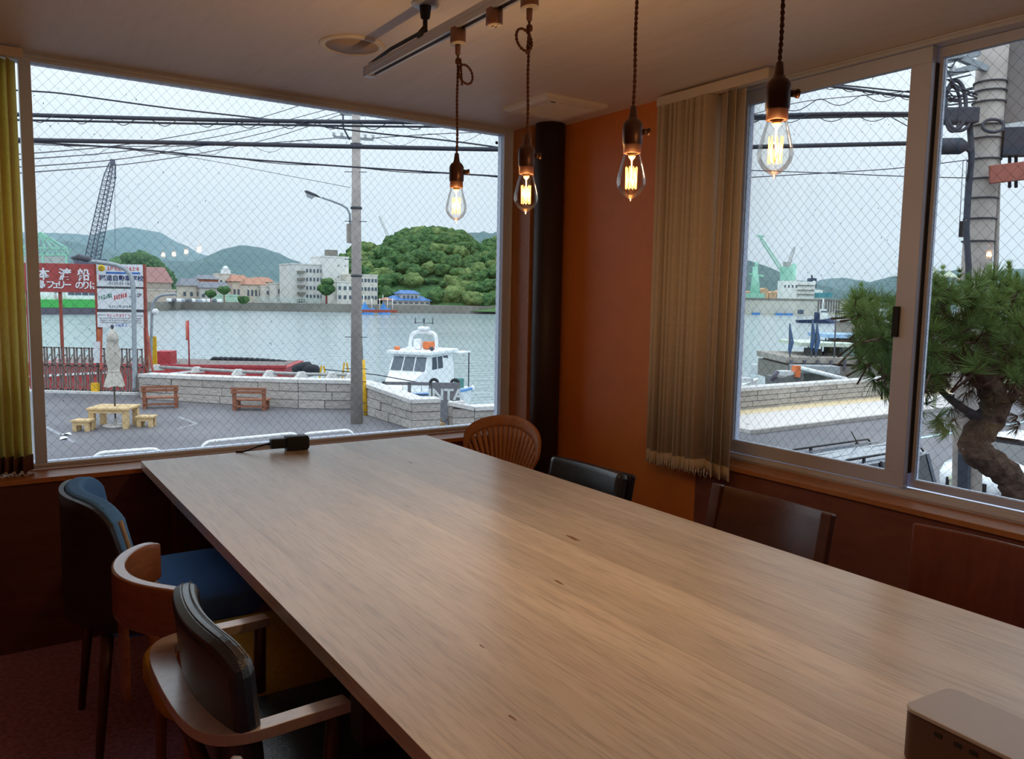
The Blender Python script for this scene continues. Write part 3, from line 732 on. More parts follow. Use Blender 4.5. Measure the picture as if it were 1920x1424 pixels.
qy = [(-90, -40), (120, -40), (120, 23.9), (16.6, 26.2), (14.3, 26.5), (13.75, 26.7), (13.85, 32.5), (11.9, 33.8), (6.7, 39.9), (7.3, 42.2), (2.6, 45.2), (-90, 60)]
gr = MB().prism(qy, WZ-2, GZ).build('ground', m_asph); struct(gr, 'wet grey asphalt quay and street below the windows')
struct(MB().add([(-3000, -200, WZ), (6000, -200, WZ), (6000, 9000, WZ), (-3000, 9000, WZ)], [(0, 1, 2, 3)]).build('water', m_water), 'rippled grey-green harbour water')
# faint painted bay lines and scraps of paper
def strip(p, q, w, m, name, par, z=.004):
    p, q = Vector((p.x, p.y, 0)), Vector((q.x, q.y, 0)); d = (q-p).normalized(); n_ = Vector((-d.y, d.x, 0))*w/2
    return MB().prism([((p+n_).x, (p+n_).y), ((p-n_).x, (p-n_).y), ((q-n_).x, (q-n_).y), ((q+n_).x, (q+n_).y)], GZ, GZ+z).build(name, m, par)
m_faint = mat('worn_paint', (142, 144, 150), rough=.7, var=.2, scale=3)
for a, b_ in (((335, 782), (368, 795)), ((368, 795), (330, 805)), ((85, 800), (140, 830)), ((75, 737), (262, 741))):
    strip(G(*a), G(*b_), .14, m_faint, 'bay_line', gr)
m_paper = mat('scrap_paper', (226, 228, 232), rough=.8, var=.03)
for i, (x, y) in enumerate(((117, 818), (126, 825))):
    q = G(x, y); tag(MB().sheet(lambda u, v: (u*.34, v*.22, .03+.03*sin(5*u+3*v+i)), 4, 4, .004).build('paper_scrap', m_paper, loc=q, rot=(0, 0, .4+i)), ('scrap of white paper on the asphalt, the farther of two', 'scrap of white paper on the asphalt, the nearer of two')[i], 'paper', 'paper scraps on the lot')

# ---- stone sea walls
unit = None
def stone_wall(name, P, hs, th, label, bw=(.9, 1.7), rows=3, side=1, seed=1, cope=.16):
    """P: base polyline (front face), hs: height at each vertex; blocks stand a little proud of the core"""
    global unit
    if unit is None:
        bm = MB().bbox(-.5, .5, -.5, .5, -.5, .5, .02); unit = bm.mesh('stone_block', m_stone)
    rr = random.Random(seed); root = thing(name, (P[0][0], P[0][1], GZ), label, 'wall', 'stone sea walls')
    o = Vector((P[0][0], P[0][1], 0))
    for k in range(len(P)-1):
        p, q = Vector((*P[k], 0))-o, Vector((*P[k+1], 0))-o; d = q-p; Ln = d.length; d /= Ln; n_ = Vector((-d.y, d.x, 0))*side  # n_ points away from the viewer side
        a = atan2(d.y, d.x); h0, h1 = hs[k], hs[k+1]
        A = [p+n_*.06, q+n_*.06, q+n_*th, p+n_*th]
        V = [(v.x, v.y, 0) for v in A]+[(A[0].x, A[0].y, h0-cope), (A[1].x, A[1].y, h1-cope), (A[2].x, A[2].y, h1-cope), (A[3].x, A[3].y, h0-cope)]
        MB().add(V, [(3, 2, 1, 0), (4, 5, 6, 7), (0, 1, 5, 4), (1, 2, 6, 5), (2, 3, 7, 6), (3, 0, 4, 7)]).build('core', m_joint, root)
        for r in range(rows):
            x = 0
            while x < Ln-.02:
                w = min(rr.uniform(*bw), Ln-x); w = Ln-x if Ln-x-w < .35 else w
                h = (lerp(h0, h1, (x+w/2)/Ln)-cope)/rows; pr = rr.choice((0, .015, .03, .05))
                c_ = p+d*(x+w/2)+n_*(.05-pr/2); 
                piece('stone_block', unit, root, (c_.x, c_.y, h*(r+.5)), (0, 0, a), (w-.025, .10+pr, h-.025)); x += w
        x = 0
        while x < Ln-.02:
            w = min(rr.uniform(1.2, 2.0), Ln-x); w = Ln-x if Ln-x-w < .5 else w
            zz = lerp(h0, h1, (x+w/2)/Ln); c_ = p+d*(x+w/2)+n_*(th/2-.03)
            sl = atan2(h1-h0, Ln); me_ = MB().bbox(-w/2+.008, w/2-.008, -th/2-.05, th/2+.05, -cope/2, cope/2, .015).mesh('coping', m_cope)
            piece('coping', me_, root, (c_.x, c_.y, zz-cope/2), Euler((0, -sl, a))); x += w
    return root
xy = lambda q: (q.x, q.y)
wA = stone_wall('stone_sea_wall', [xy(G(262, 743)), xy(G(266, 748.3)), xy(G(440, 759)), xy(G(560, 766)), xy(G(658, 767.5))], [1.05, 1.15, 1.2, 1.25, 1.25], .7, 'long pale granite sea wall behind the benches', rows=3, seed=2)
pB0 = G(672, 770); wB = stone_wall('stone_sea_wall', [(13.2, 31.6), (13.22, 30.1), (13.19, 26.0), (14.25, 25.75)], [1.28, 1.28, 1.12, 1.12], .62, 'granite sea wall sloping towards the street right of the utility pole', rows=3, seed=3, bw=(.8, 1.5))
wC = stone_wall('stone_sea_wall', [(14.72, 25.95), (14.75, 25.75), (15.6, 25.55), (18.5, 25.1), (23, 24.1)], [.95, .95, .75, .75, .9], .6, 'low granite sea wall behind the fan-back chair', rows=2, seed=4, bw=(.8, 1.6))
R0, R1 = G(1370, 776.5), G(1690, 746)
wD = stone_wall('stone_sea_wall', [(23.6, 23.35), (27.77, 23.17), (39.23, 23.07), (52, 23.0)], [1.12]*4, .55, 'granite sea wall along the street beyond the sliding window', rows=4, seed=5, bw=(.8, 1.7))
# steps through the gap
m_step = mat('tan_step', (196, 164, 122), rough=.8, var=.1, scale=6)
st = thing('quay_steps', (14.48, 26.5, GZ), 'short tan stone steps in the gap between two granite walls', 'steps')
for i in range(4): MB().box(-.17, .17, -.4+.3*i, -.1+.3*i, .0, .12+.14*i, bev=.01).build('step', m_step, st)
# boulder sack lumps along the sea side of wall A
m_sack = mat('grey_pipe', (168, 168, 166), rough=.7, var=.1)
rl = thing('mooring_rail', (G(270, 735).x, G(270, 735).y, GZ), 'grey pipe rail on low blocks along the top of the long sea wall', 'rail')
o = Vector((rl.location.x, rl.location.y, 0)); Pn = [Vector((*xy(G(*q)), 0))-o for q in ((285, 742), (440, 753), (560, 759), (656, 761))]
MB().tube([p+Vector((.35, .55, 1.30)) for p in Pn], .07, 8).build('pipe', m_sack, rl)
for (i, t) in ((0, .0), (0, .5), (1, 0), (1, .5), (2, 0), (2, .6), (2, .98)):
    p = Pn[i].lerp(Pn[i+1], t)+Vector((.35, .55, 1.14)); MB().add([(-.3, -.2, 0), (.3, -.2, 0), (.3, .2, 0), (-.3, .2, 0), (-.12, -.15, .26), (.12, -.15, .26), (.12, .15, .26), (-.12, .15, .26)], [(3, 2, 1, 0), (4, 5, 6, 7), (0, 1, 5, 4), (1, 2, 6, 5), (2, 3, 7, 6), (3, 0, 4, 7)]).build('block', m_cope, rl, loc=p)

# ---- hills, with real depth; air adds blue, and some haze is mixed into the far colour
m_forest = mat('forest_slope', (92, 124, 78), rough=.9, rgb2=(58, 92, 60), scale=.06, bump=1.0, bscale=.12, spec=.1, bdist=5)
m_far = mat('far_forest', (78, 98, 88), rough=.95, rgb2=(60, 82, 76), scale=.012, bump=1.0, bscale=.03, spec=.05, bdist=14)  # greyed and blued, carrying part of the distance haze in the colour
def ridge(name, pts, D, depth, m, label, zb=None, seed=1, nz=.03, n=120, rough_=.012):
    rr = random.Random(seed); zb = zb if zb is not None else WZ
    P = [at(x, y, D=D) for x, y in pts]; fx = Vector((sin(YAW), cos(YAW), 0))
    xs = [p[0] for p in pts]; V = []; F = []; rows = 14
    ph = [rr.uniform(0, 6) for _ in range(12)]
    for i in range(n+1):
        x = lerp(xs[0], xs[-1], i/n); k = max(j for j in range(len(xs)-1) if xs[j] <= x) if x > xs[0] else 0
        t = (x-xs[k])/(xs[k+1]-xs[k]); t = t*t*(3-2*t)*.5+t*.5; y = lerp(pts[k][1], pts[k+1][1], t)
        y += rough_*60*(sin(i*1.7+ph[0])*.25+sin(i*3.1+ph[1])*.2+sin(i*.7+ph[2])*.3)
        c_ = at(x, y, D=D); H = c_.z-zb
        for j in range(rows+1):
            u = j/rows*2-1                           # -1 front foot .. 0 crest .. 1 back foot
            z = zb+H*(cos(u*pi/2)**1.3 if abs(u) < .999 else 0)
            w = (sin(i*.35+u*5+ph[3])+sin(i*.8-u*9+ph[4])*.6+sin(i*.17+u*3+ph[5]))*nz*H*(abs(u) > .02)*(1-abs(u))
            q = c_+fx*(u*depth*(1 if u < 0 else .6)); V.append((q.x, q.y, max(zb-1, z+w)))
    for i in range(n):
        for j in range(rows): a = i*(rows+1)+j; F.append((a, a+1, a+rows+2, a+rows+1))
    o = MB().add(V, F, True).build(name, m); return struct(o, label)
ridge('hill', [(-160, 470), (20, 445), (98, 437), (130, 438), (165, 441), (215, 449), (250, 437), (276, 432), (300, 436), (330, 455), (362, 474), (405, 482), (440, 500), (470, 520), (520, 570)], 3000, 900, m_far, 'highest blue mountain ridge with a mast, at the left', seed=1)
ridge('hill', [(-200, 470), (60, 450), (130, 452), (190, 472), (260, 480), (330, 490), (400, 492), (440, 480), (470, 468), (492, 465), (520, 474), (546, 487), (565, 494), (600, 520), (640, 570)], 1900, 600, m_far, 'rounded blue hill beside the white apartment block', seed=2)
ridge('hill', [(820, 470), (860, 440), (885, 436), (930, 438), (960, 441), (1020, 450), (1080, 480), (1130, 590)], 1700, 500, m_far, 'pale blue hill peeping over the wooded hill', seed=3)
ridge('hill', [(1300, 492), (1390, 494), (1400, 498), (1418, 512), (1450, 524), (1480, 530), (1540, 560), (1560, 590)], 1500, 450, m_far, 'blue hill behind the shipyard at the left of the sliding window', seed=4)
ridge('hill', [(1440, 590), (1500, 545), (1535, 530), (1560, 522), (1580, 527), (1606, 542), (1640, 560), (1690, 600)], 2300, 600, m_far, 'pale rounded hill beyond the strait', seed=5)
ridge('hill', [(1545, 600), (1590, 558), (1615, 540), (1640, 529), (1690, 517), (1760, 508), (1830, 512), (1900, 505), (2050, 500)], 1500, 500, m_far, 'long blue-green hill behind the pine', seed=6)
ridge('hill', [(170, 570), (205, 500), (232, 480), (255, 473), (268, 471), (290, 480), (310, 504), (330, 570)], 640, 60, m_forest, 'dark wooded knoll behind the white signboard', seed=7, zb=WZ+1)
mast = thing('radio_mast', at(276, 434, D=3000), 'thin radio mast on the highest ridge', 'mast')
MB().tube([(0, 0, -8), (0, 0, 28)], [1.2, .7], 5).build('pole', m_sack, mast); MB().box(-3, 3, -3, 3, 2, 4).build('platform', m_sack, mast)

# ---- haze beyond the far shore
hz = bpy.data.materials.new('sea_haze'); hz.use_nodes = True; N = hz.node_tree.nodes; L = hz.node_tree.links; N.remove(N['Principled BSDF'])
vs = N.new('ShaderNodeVolumeScatter'); vs.inputs['Color'].default_value = (.52, .78, 1.0, 1); vs.inputs['Density'].default_value = 1/4600; vs.inputs['Anisotropy'].default_value = .0
L.new(vs.outputs[0], N['Material Output'].inputs['Volume'])
h = MB().box(-3200, 3200, 420, 3900, WZ+.2, 300).build('haze', hz, rot=(0, 0, -YAW)); tag(h, 'thin pale haze in the air over the distant hills', 'haze', kind='stuff')
# ================================================================== quay things seen through the harbour window
m_pole = mat('pole_concrete', (164, 156, 150), rough=.85, var=.12, scale=4)
m_steel = mat('galvanised_steel', (150, 158, 164), rough=.5, metal=.3, var=.06)
m_dksteel = mat('dark_fitting', (70, 74, 82), rough=.6, var=.08)
m_yel = mat('yellow_guard', (226, 176, 40), rough=.55, var=.06)
m_ins = mat('porcelain', (206, 210, 212), rough=.4, var=.03)
m_wht = mat('white_paint', (232, 234, 234), rough=.5, var=.04)
m_cable = mat('black_cable', (56, 62, 74), rough=.7, var=.06)
m_rust = mat('rusty_red', (150, 74, 62), rough=.75, var=.15, scale=2)
m_pinew = wood('pale_pine', (224, 194, 146), (200, 168, 118), rough=.6, stretch=(3, 3, 3), scale=2)
m_bench = wood('red_cedar', (160, 100, 74), (132, 78, 56), rough=.6, stretch=(3, 3, 3), scale=2)
m_canvas = mat('grey_canvas', (196, 190, 180), rough=.9, var=.12, scale=8)

# ---- utility pole with street lamp
pb = G(669, 794); up = thing('utility_pole', pb, 'concrete utility pole with a street lamp standing on the quay', 'utility pole')
PH = 13.0
MB().tube([(0, 0, -.1), (0, 0, PH)], [.235, .135], 20).build('shaft', m_pole, up)
kx = _r.copy(); kx.z = 0; kx.normalize(); ky = Vector((-kx.y, kx.x, 0))
def PT(px, py, off=0): q = at(px, py, D=(pb-CAMP).dot(_f)-off); return q-pb
for (x0, y0, x1, y1) in ((626, 257, 700, 262), (638, 214, 690, 216)):
    MB().bar(PT(x0, y0, .25), PT(x1, y1, .25), .09, .09).build('cross_arm', m_steel, up)
    for t in (0, .2, .8, 1): MB().lathe([(.05, 0), (.075, .02), (.04, .06), (.075, .1), (.03, .16), (0, .17)], 10, c=PT(lerp(x0, x1, t), lerp(y0, y1, t)-2, .25)).build('insulator', m_ins, up)
MB().tube([PT(643, 215, .3), PT(644, 240, .3), PT(650, 252, .3), PT(656, 262, .3)], .03, 6).build('drop_cable', m_cable, up)
MB().tube([PT(656.5, 425, .25), PT(656, 402, .25), PT(651, 391, .25), PT(640, 384, .25), PT(622, 377, .25), PT(604, 371, .25)], [.045, .045, .045, .04, .04, .035], 8).build('lamp_arm', m_steel, up)
hd = PT(586, 367, .25); d_ = (PT(570, 360, .25)-PT(606, 373, .25)).normalized()
M_ = Matrix.Translation(hd) @ d_.to_track_quat('X', 'Z').to_matrix().to_4x4()
lh = MB().add([M_ @ Vector(v) for v in [(-.38, -.04, .03), (-.38, .04, .03), (-.1, .13, .1), (-.1, -.13, .1), (.25, .13, .11), (.25, -.13, .11), (.36, 0, .05), (-.1, .13, 0), (-.1, -.13, 0), (.25, .13, 0), (.25, -.13, 0)]],
         [(0, 3, 2, 1), (2, 3, 5, 4), (4, 5, 6), (0, 1, 7, 8), (1, 2, 7), (3, 0, 8), (2, 4, 9, 7), (5, 3, 8, 10), (4, 6, 9), (6, 5, 10), (7, 9, 10, 8), (9, 6, 10)]).build('lamp_head', m_dksteel, up)
MB().add([M_ @ Vector(v) for v in [(-.06, .1, -.01), (-.06, -.1, -.01), (.24, -.1, -.01), (.24, .1, -.01), (.0, .06, -.14), (.0, -.06, -.14), (.16, -.06, -.13), (.16, .06, -.13)]], [(0, 3, 7, 4), (3, 2, 6, 7), (2, 1, 5, 6), (1, 0, 4, 5), (4, 7, 6, 5)]).build('lens', mat('lamp_lens', (190, 200, 206), rough=.2, var=.03), lh)
for h in (2.1, 3.3, 6.2, 7.6, 9.4): MB().tube([ky*-.1+Vector((0, 0, h))-kx*.42, ky*-.1+Vector((0, 0, h))+kx*.42], .014, 5).build('climbing_bolt', m_dksteel, up)
p = PT(655.5, 438, .3); MB().box(-.1, .1, -.08, .08, -.36, .36, bev=.02).build('control_box', m_pole, up, loc=p)
p = PT(670, 617, .26); MB().box(-.055, .055, -.01, .01, -.17, .17).build('number_plate', m_wht, up, loc=p, rot=(0, 0, -YAW*.6))
for h in (5.6, 8.1, 10.4): MB().lathe([(.2, -.04), (.215, -.04), (.215, .04), (.2, .04)], 18, c=(0, 0, h)).build('band', m_dksteel, up)
gp_ = G(686, 779); gd = thing('guy_guard', gp_, 'leaning yellow guy-wire guard beside the utility pole', 'guard')
q = at(680.5, 675, D=(gp_-CAMP).dot(_f)-.1)-gp_
MB().tube([(0, 0, 0), q], [.095, .085], 10).build('sleeve', m_yel, gd)
for t in (.05, .22, .6): MB().tube([q*t, q*(t+.012)], .099, 10).build('strap', m_dksteel, gd)
MB().tube([q, q+(PT(663, 300)+pb-gp_-q)*.999], .012, 4).build('guy_wire', m_dksteel, gd)

# ---- overhead cables
def cable(pts, r, label, D=10.5, name='overhead_cable', m=None, spiral=0, spread=0):
    Q = smooth_path([at(x, y, D=(D if not callable(D) else D(x))) for x, y in pts], 2)
    b = MB().tube(Q, r, 6)
    o = tag(b.build(name, m or m_cable), label, 'cable', 'overhead cables')
    if spiral:
        Ls = [0]
        for i in range(len(Q)-1): Ls.append(Ls[-1]+(Q[i+1]-Q[i]).length)
        n = int(Ls[-1]/spiral*10); P = []; k = 0
        for i in range(n+1):
            s = Ls[-1]*i/n
            while k < len(Ls)-2 and Ls[k+1] < s: k += 1
            p = Q[k].lerp(Q[k+1], (s-Ls[k])/max(1e-6, Ls[k+1]-Ls[k])); a = 2*pi*s/spiral
            P.append(p+Vector((0, 0, spread*(cos(a)-.9)))+_f*(spread*sin(a)))
        MB().tube(P, .006, 3, cap=False).build('lashing_wire', m_cable, o)
    return o
cable([(-40, 212), (60, 216), (300, 223), (500, 227), (700, 229), (900, 230), (1150, 227), (1400, 219), (1560, 213), (1760, 214)], .028, 'thick upper overhead cable bundle crossing both windows', spiral=.55, spread=.05)
cable([(-40, 223), (60, 226), (200, 228), (300, 231), (500, 234), (830, 239), (1150, 234), (1400, 224), (1620, 218), (1780, 218)], .015, 'thinner cable lashed just under the upper bundle')
cable([(-40, 260), (60, 263), (300, 267), (480, 271), (700, 276), (940, 281), (1200, 281), (1400, 276), (1700, 269), (1760, 268)], .030, 'thick lower overhead cable crossing both windows')
cable([(-30, 166), (60, 171), (110, 174), (200, 187), (330, 205), (480, 221), (600, 236), (700, 250), (830, 262), (960, 280)], .011, 'slack overhead wire descending from the top left of the harbour window')
cable([(-30, 262), (60, 267), (200, 275), (300, 284), (460, 299), (655, 313), (840, 325), (990, 334)], .012, 'slack double wire sagging below the lower thick cable', spiral=1.6, spread=.012)
tp = (pb-CAMP).dot(_f)
for i, P in enumerate(([(-20, 292), (60, 288), (200, 276), (300, 262), (455, 233), (641, 172)], [(-20, 303), (60, 298), (200, 288), (300, 275), (460, 247), (647, 196)], [(-20, 316), (65, 312), (215, 301), (340, 281), (470, 257), (645, 208)], [(-20, 328), (65, 323), (250, 308), (400, 284), (520, 258), (642, 214)])):
    cable(P, .012, 'thin power line rising to the pole top, %s of four' % ('topmost', 'second', 'third', 'lowest')[i], D=lambda x: lerp(13, tp-.3, max(0, min(1, (x+20)/660))), m=m_dksteel)
cable([(120, 274), (300, 275), (470, 271), (627, 259)], .010, 'thin looped line running left from the pole cross-arm', D=20, spiral=1.5, spread=.12)
cable([(700, 259), (800, 252), (900, 248), (1000, 244)], .010, 'thin looped line running right from the pole cross-arm', D=20, spiral=1.5, spread=.12)
cable([(300, 286), (400, 302), (500, 322), (600, 341), (657, 352)], .008, 'faint stay wire descending to the pole', D=24, m=m_dksteel)

# ---- ferry signboard (red)
def board_frame(px0, py0, px1, py1, D0):
    """origin at lower left, unit axes across the board in world (board faces the window)"""
    a, b_ = at(px0, py1, D=D0), at(px1, py1, D=D0); return a, (b_-a).length
m_sred = mat('sign_red', (164, 72, 70), rough=.6, var=.08, scale=1.5)
m_swht = mat('sign_white', (222, 226, 230), rough=.5, var=.03)
D0 = (G(190, 735)-CAMP).dot(_f)
ax = Vector((cos(YAW-.10), -sin(YAW-.10), 0)); az = Vector((0, 0, 1))
a0 = at(30, 566, D=D0+.9); sb = thing('ferry_sign', (a0.x, a0.y, GZ), 'big red ferry signboard with white Japanese lettering', 'sign', rz=-(YAW-.10))
W_ = (at(186, 548, D=D0+.9)-at(30, 548, D=D0+.9)).dot(ax); zt_, zb_2 = at(100, 494, D=D0+.9).z-GZ, at(100, 548, D=D0+.9).z-GZ
MB().box(0, W_, -.04, .04, zb_2, zt_, bev=.01).build('board', m_sred, sb)
for x in (.5, W_*.5, W_-.3): MB().box(x-.06, x+.06, .05, .17, 0, zt_).build('post', m_rust, sb)
pxm = lambda px: (at(px, 520, D=D0+.9)-at(30, 520, D=D0+.9)).dot(ax)
zz = lambda py: at(100, py, D=D0+.9).z-GZ
R90 = (pi/2, 0, 0)
for ch_, px in (('本', 82), ('渡', 121), ('船', 154)): piece('lettering', text_mesh('lettering', ch_, .62, m_swht, .01, .012), sb, (pxm(px), -.055, zz(516)), R90)
for ch_, px in (('島', 77), ('フ', 94), ('ェ', 105), ('リ', 114), ('ー', 124), ('の', 146), ('り', 158), ('ば', 172)): piece('lettering', text_mesh('lettering', ch_, .44, m_swht, .01, .010), sb, (pxm(px), -.055, zz(535)), R90)
lm = MB().tube([(-.2, -.1, .0), (1.2, -.15, .06), (1.6, -.15, .02)], [.12, .16, .05], 8)
# ---- stacked white signboards
D1 = D0-.3; a1 = at(187, 735, D=D1); sw = thing('notice_boards', (a1.x, a1.y, GZ), 'rusty frame holding three stacked white notice boards', 'sign', rz=-(YAW-.10))
xx = lambda px: (at(px, 560, D=D1)-at(187, 560, D=D1)).dot(ax)
z2 = lambda py: at(230, py, D=D1).z-GZ
for px in (187.5, 273): MB().box(xx(px)-.075, xx(px)+.075, -.02, .14, 0, z2(496)).build('post', m_rust, sw)
MB().bar((xx(193), .1, z2(612)), (xx(206), -1.0, z2(690)), .09).build('brace', m_rust, sw); MB().bar((xx(273), .1, z2(608)), (xx(300), -1.2, z2(693)), .09).build('brace', m_rust, sw)
for y0, y1 in ((538, 541), (580, 585)): MB().box(xx(188), xx(272), -.02, .06, z2(y1), z2(y0)).build('rail', m_dksteel, sw)
m_k = {'navy': mat('ink_navy', (40, 52, 104), var=.02), 'red': mat('ink_red', (206, 66, 70), var=.02), 'green': mat('ink_green', (56, 130, 108), var=.02), 'grey': mat('ink_grey', (92, 98, 110), var=.02), 'pink': mat('ink_pink', (214, 128, 146), var=.02), 'blue': mat('ink_blue', (56, 110, 190), var=.02), 'yellow': mat('ink_yellow', (240, 200, 40), var=.02)}
def glyphs(par, px0, px1, py, hpx, col, n, seed, slope=0):
    """a row of marks too small to read in the photograph"""
    rr = random.Random(seed); b = MB(); h = hpx*D1/FPX
    for i in range(n):
        cx_ = xx(lerp(px0, px1, (i+.5)/n)); w = (xx(px1)-xx(px0))/n*.8; cz = z2(py+slope*(i/n-.5))
        for k in range(rr.randint(3, 5)):
            if rr.random() < .5: z = cz+rr.uniform(-.5, .5)*h; b.box(cx_-w/2, cx_+w/2, -.05, -.045, z-h*.06, z+h*.06)
            else: x = cx_+rr.uniform(-.45, .45)*w; b.box(x-h*.06, x+h*.06, -.05, -.045, cz-h/2, cz+h/2)
    o = b.build('print', m_k[col], par); o['kind'] = 'stuff'; return o
p1_ = MB().box(xx(189.5), xx(272), -.045, -.01, z2(538), z2(496.5)).build('panel', m_swht, sw)
p2_ = MB().box(xx(189.5), xx(271.5), -.045, -.01, z2(580), z2(542)).build('panel', m_swht, sw)
p3_ = MB().box(xx(188), xx(271), -.045, -.01, z2(614), z2(586)).build('panel', m_swht, sw)
pj = text_mesh('lettering', '尾道自動車学校', .285, m_k['navy'], .004, .006); piece('lettering', pj, p1_, (xx(234), -.05, z2(523)), R90)
piece('lettering', text_mesh('lettering', '0120 34 181', .20, m_k['grey'], .004), p1_, (xx(231), -.05, z2(532.5)), R90)
glyphs(p1_, 207, 266, 504.5, 7, 'red', 9, 1); MB().box(xx(206), xx(267), -.05, -.045, z2(514.5), z2(511)).build('blue_band', m_k['blue'], p1_)
glyphs(p1_, 192, 196, 521, 9, 'pink', 1, 5)
MB().lathe([(0, 0), (.16, 0), (.16, .004), (0, .004)], 20, c=(xx(198.5), -.047, z2(504)), M=Matrix.Rotation(pi/2, 4, 'X')).build('emblem', m_k['yellow'], p1_)
MB().tube([Vector((xx(198.5)+.085*cos(a), -.054, z2(504)+.07*sin(a))) for a in [i*.5 for i in range(11)]], .014, 5).build('emblem_mark', m_k['grey'], p1_)
glyphs(p2_, 191, 216, 556.5, 8, 'green', 6, 2, -6); glyphs(p2_, 219, 243, 555.5, 8, 'red', 6, 3, -6); glyphs(p2_, 246, 269, 554.5, 7, 'grey', 5, 4, -6); glyphs(p2_, 210, 252, 575, 4, 'grey', 11, 6)
glyphs(p3_, 205, 248, 591.5, 5, 'pink', 8, 7); glyphs(p3_, 219, 242, 609.5, 5, 'blue', 4, 8)
for i, y in enumerate((597, 601, 605)): glyphs(p3_, 192, 267, y, 2.4, 'grey', 24, 20+i)
MB().box(xx(188.5), xx(203), -.05, -.045, z2(591.6), z2(590.6)).box(xx(252), xx(270.5), -.05, -.045, z2(592.4), z2(591.4)).build('rule', m_k['grey'], p3_)
# narrow notice and orange plate on the gate post
MB().box(xx(187), xx(193), -.06, -.03, z2(642), z2(618)).build('orange_plate', mat('orange_plate', (196, 110, 70), var=.08), sw)
MB().box(xx(181), xx(195), -.12, -.08, z2(681), z2(641)).build('narrow_notice', m_swht, sw)

# ---- curved lamp posts
lp_ = G(252, 744); l1 = thing('street_lamp', lp_, 'tall grey curved street lamp in front of the notice boards', 'street lamp')
Dl = (lp_-CAMP).dot(_f); T = lambda px, py: at(px, py, D=Dl-.1)-lp_
MB().tube(smooth_path([T(252.5, 735), T(251.5, 600), T(250.5, 560), T(249, 528), T(243, 512), T(228, 500), T(205, 494.5), T(176, 491), T(150, 487)], 2), .105, 10).build('column', m_steel, l1)
MB().tube([T(178, 491.5), T(165, 487), T(148, 483), T(134, 484)], [.06, .16, .17, .05], 8).build('lamp_head', m_dksteel, l1)
lp2 = G(283, 741); lp2 = at(283, 690, D=Dl+3); lp2.z = GZ; l2 = thing('street_lamp', lp2, 'slim lamp post with a white globe camera right of the notice boards', 'street lamp')
T2 = lambda px, py: at(px, py, D=Dl+3)-lp2
MB().tube(smooth_path([T2(282, 735), T2(283.5, 640), T2(285, 585), T2(287, 568), T2(295, 557), T2(308, 553), T2(330, 552)], 2), .07, 8).build('column', m_steel, l2)
MB().ball(T2(291.5, 585), .17, 2).tube([T2(285, 585), T2(291, 583)], .04, 6).build('globe', m_wht, l2)

# ---- accordion gate
m_gate = mat('gate_bronze', (122, 108, 104), rough=.6, var=.08)
g0, g1 = G(66, 733.5), G(276, 739); gdv = (g1-g0); gl_ = gdv.length; ga = atan2(gdv.y, gdv.x); GH = 2.15
gt = thing('accordion_gate', g0, 'folding bronze accordion gate across the ferry ramp', 'gate', rz=ga)
ng = 15; gs = gl_/ng
bar = MB().box(-.15, -.09, -.03, .03, .08, GH).box(.09, .15, -.03, .03, .08, GH).box(-.15, .15, -.03, .03, GH-.06, GH).box(-.15, .15, -.03, .03, .58*GH, .58*GH+.06).box(-.15, .15, -.03, .03, .08, .14)
bm_ = bar.mesh('gate_bar', m_gate)
lat = MB().bar((0, 0, .25), (gs, .02, 1.05), .03).bar((0, .03, 1.05), (gs, .03, .25), .03).bar((0, 0, 1.0), (gs, .02, 1.8), .03).bar((0, .03, 1.8), (gs, .03, 1.0), .03).mesh('lattice', m_gate)
whl = MB().lathe([(0, -.03), (.06, -.03), (.06, .03), (0, .03)], 10, M=Matrix.Rotation(pi/2, 4, 'Y')).mesh('wheel', m_dksteel)
for i in range(ng):
    piece('gate_bar', bm_, gt, (gs*i+.05, 0, 0)); piece('lattice', lat, gt, (gs*i+.08, 0, 0))
    if i % 3 == 1: piece('wheel', whl, gt, (gs*i+.08, 0, .06))
yp = at(190, 716, D=D0-.6); MB().box(-.16, .16, -.1, .1, 0, .5).build('yellow_box', m_yel, gt, loc=gt.matrix_world.inverted() @ Vector((yp.x, yp.y, GZ)) if 0 else (gs*8.6, -.3, 0))
kb = thing('quay_kerb', g0+Vector((0, -.5, 0)), 'pale concrete strip in front of the accordion gate', 'kerb', rz=ga); MB().box(-3, gl_-.6, -.15, .15, 0, .1).build('strip', m_cope, kb)

# ---- parasol, table, stools, benches
def block_table(loc, w, d, h, leg, label, name, cat, rz, top=.07):
    t = thing(name, loc, label, cat, rz=rz)
    pl_ = 5 if w > .8 else 2
    for i in range(pl_): MB().box(-w/2+w/pl_*i+.004, -w/2+w/pl_*(i+1)-.004, -d/2, d/2, h-top, h, bev=.006).build('plank', m_pinew, t)
    for sx in (-1, 1):
        for sy in (-1, 1): MB().box(sx*(w/2-leg)-leg/2*1.2, sx*(w/2-leg)+leg/2*1.2, sy*(d/2-leg)-leg/2*1.2, sy*(d/2-leg)+leg/2*1.2, 0, h-top).build('leg', m_pinew, t)
    MB().box(-w/2+leg*.6, w/2-leg*.6, -d/2+leg*.3, -d/2+leg*.3+.04, h-top-.11, h-top).box(-w/2+leg*.6, w/2-leg*.6, d/2-leg*.3-.04, d/2-leg*.3, h-top-.11, h-top).build('apron', m_pinew, t)
    return t
RZ = -.22
tc_ = G(215, 800); block_table(tc_, 1.45, 1.2, .74, .15, 'square pale pine table under the closed parasol', 'pine_table', 'table', RZ-.3)
block_table(G(156, 808), .62, .50, .40, .11, 'low pine stool left of the parasol table', 'pine_stool', 'stool', RZ-.3)
block_table(G(275, 800), .62, .50, .40, .11, 'low pine stool right of the parasol table', 'pine_stool', 'stool', RZ-.3)
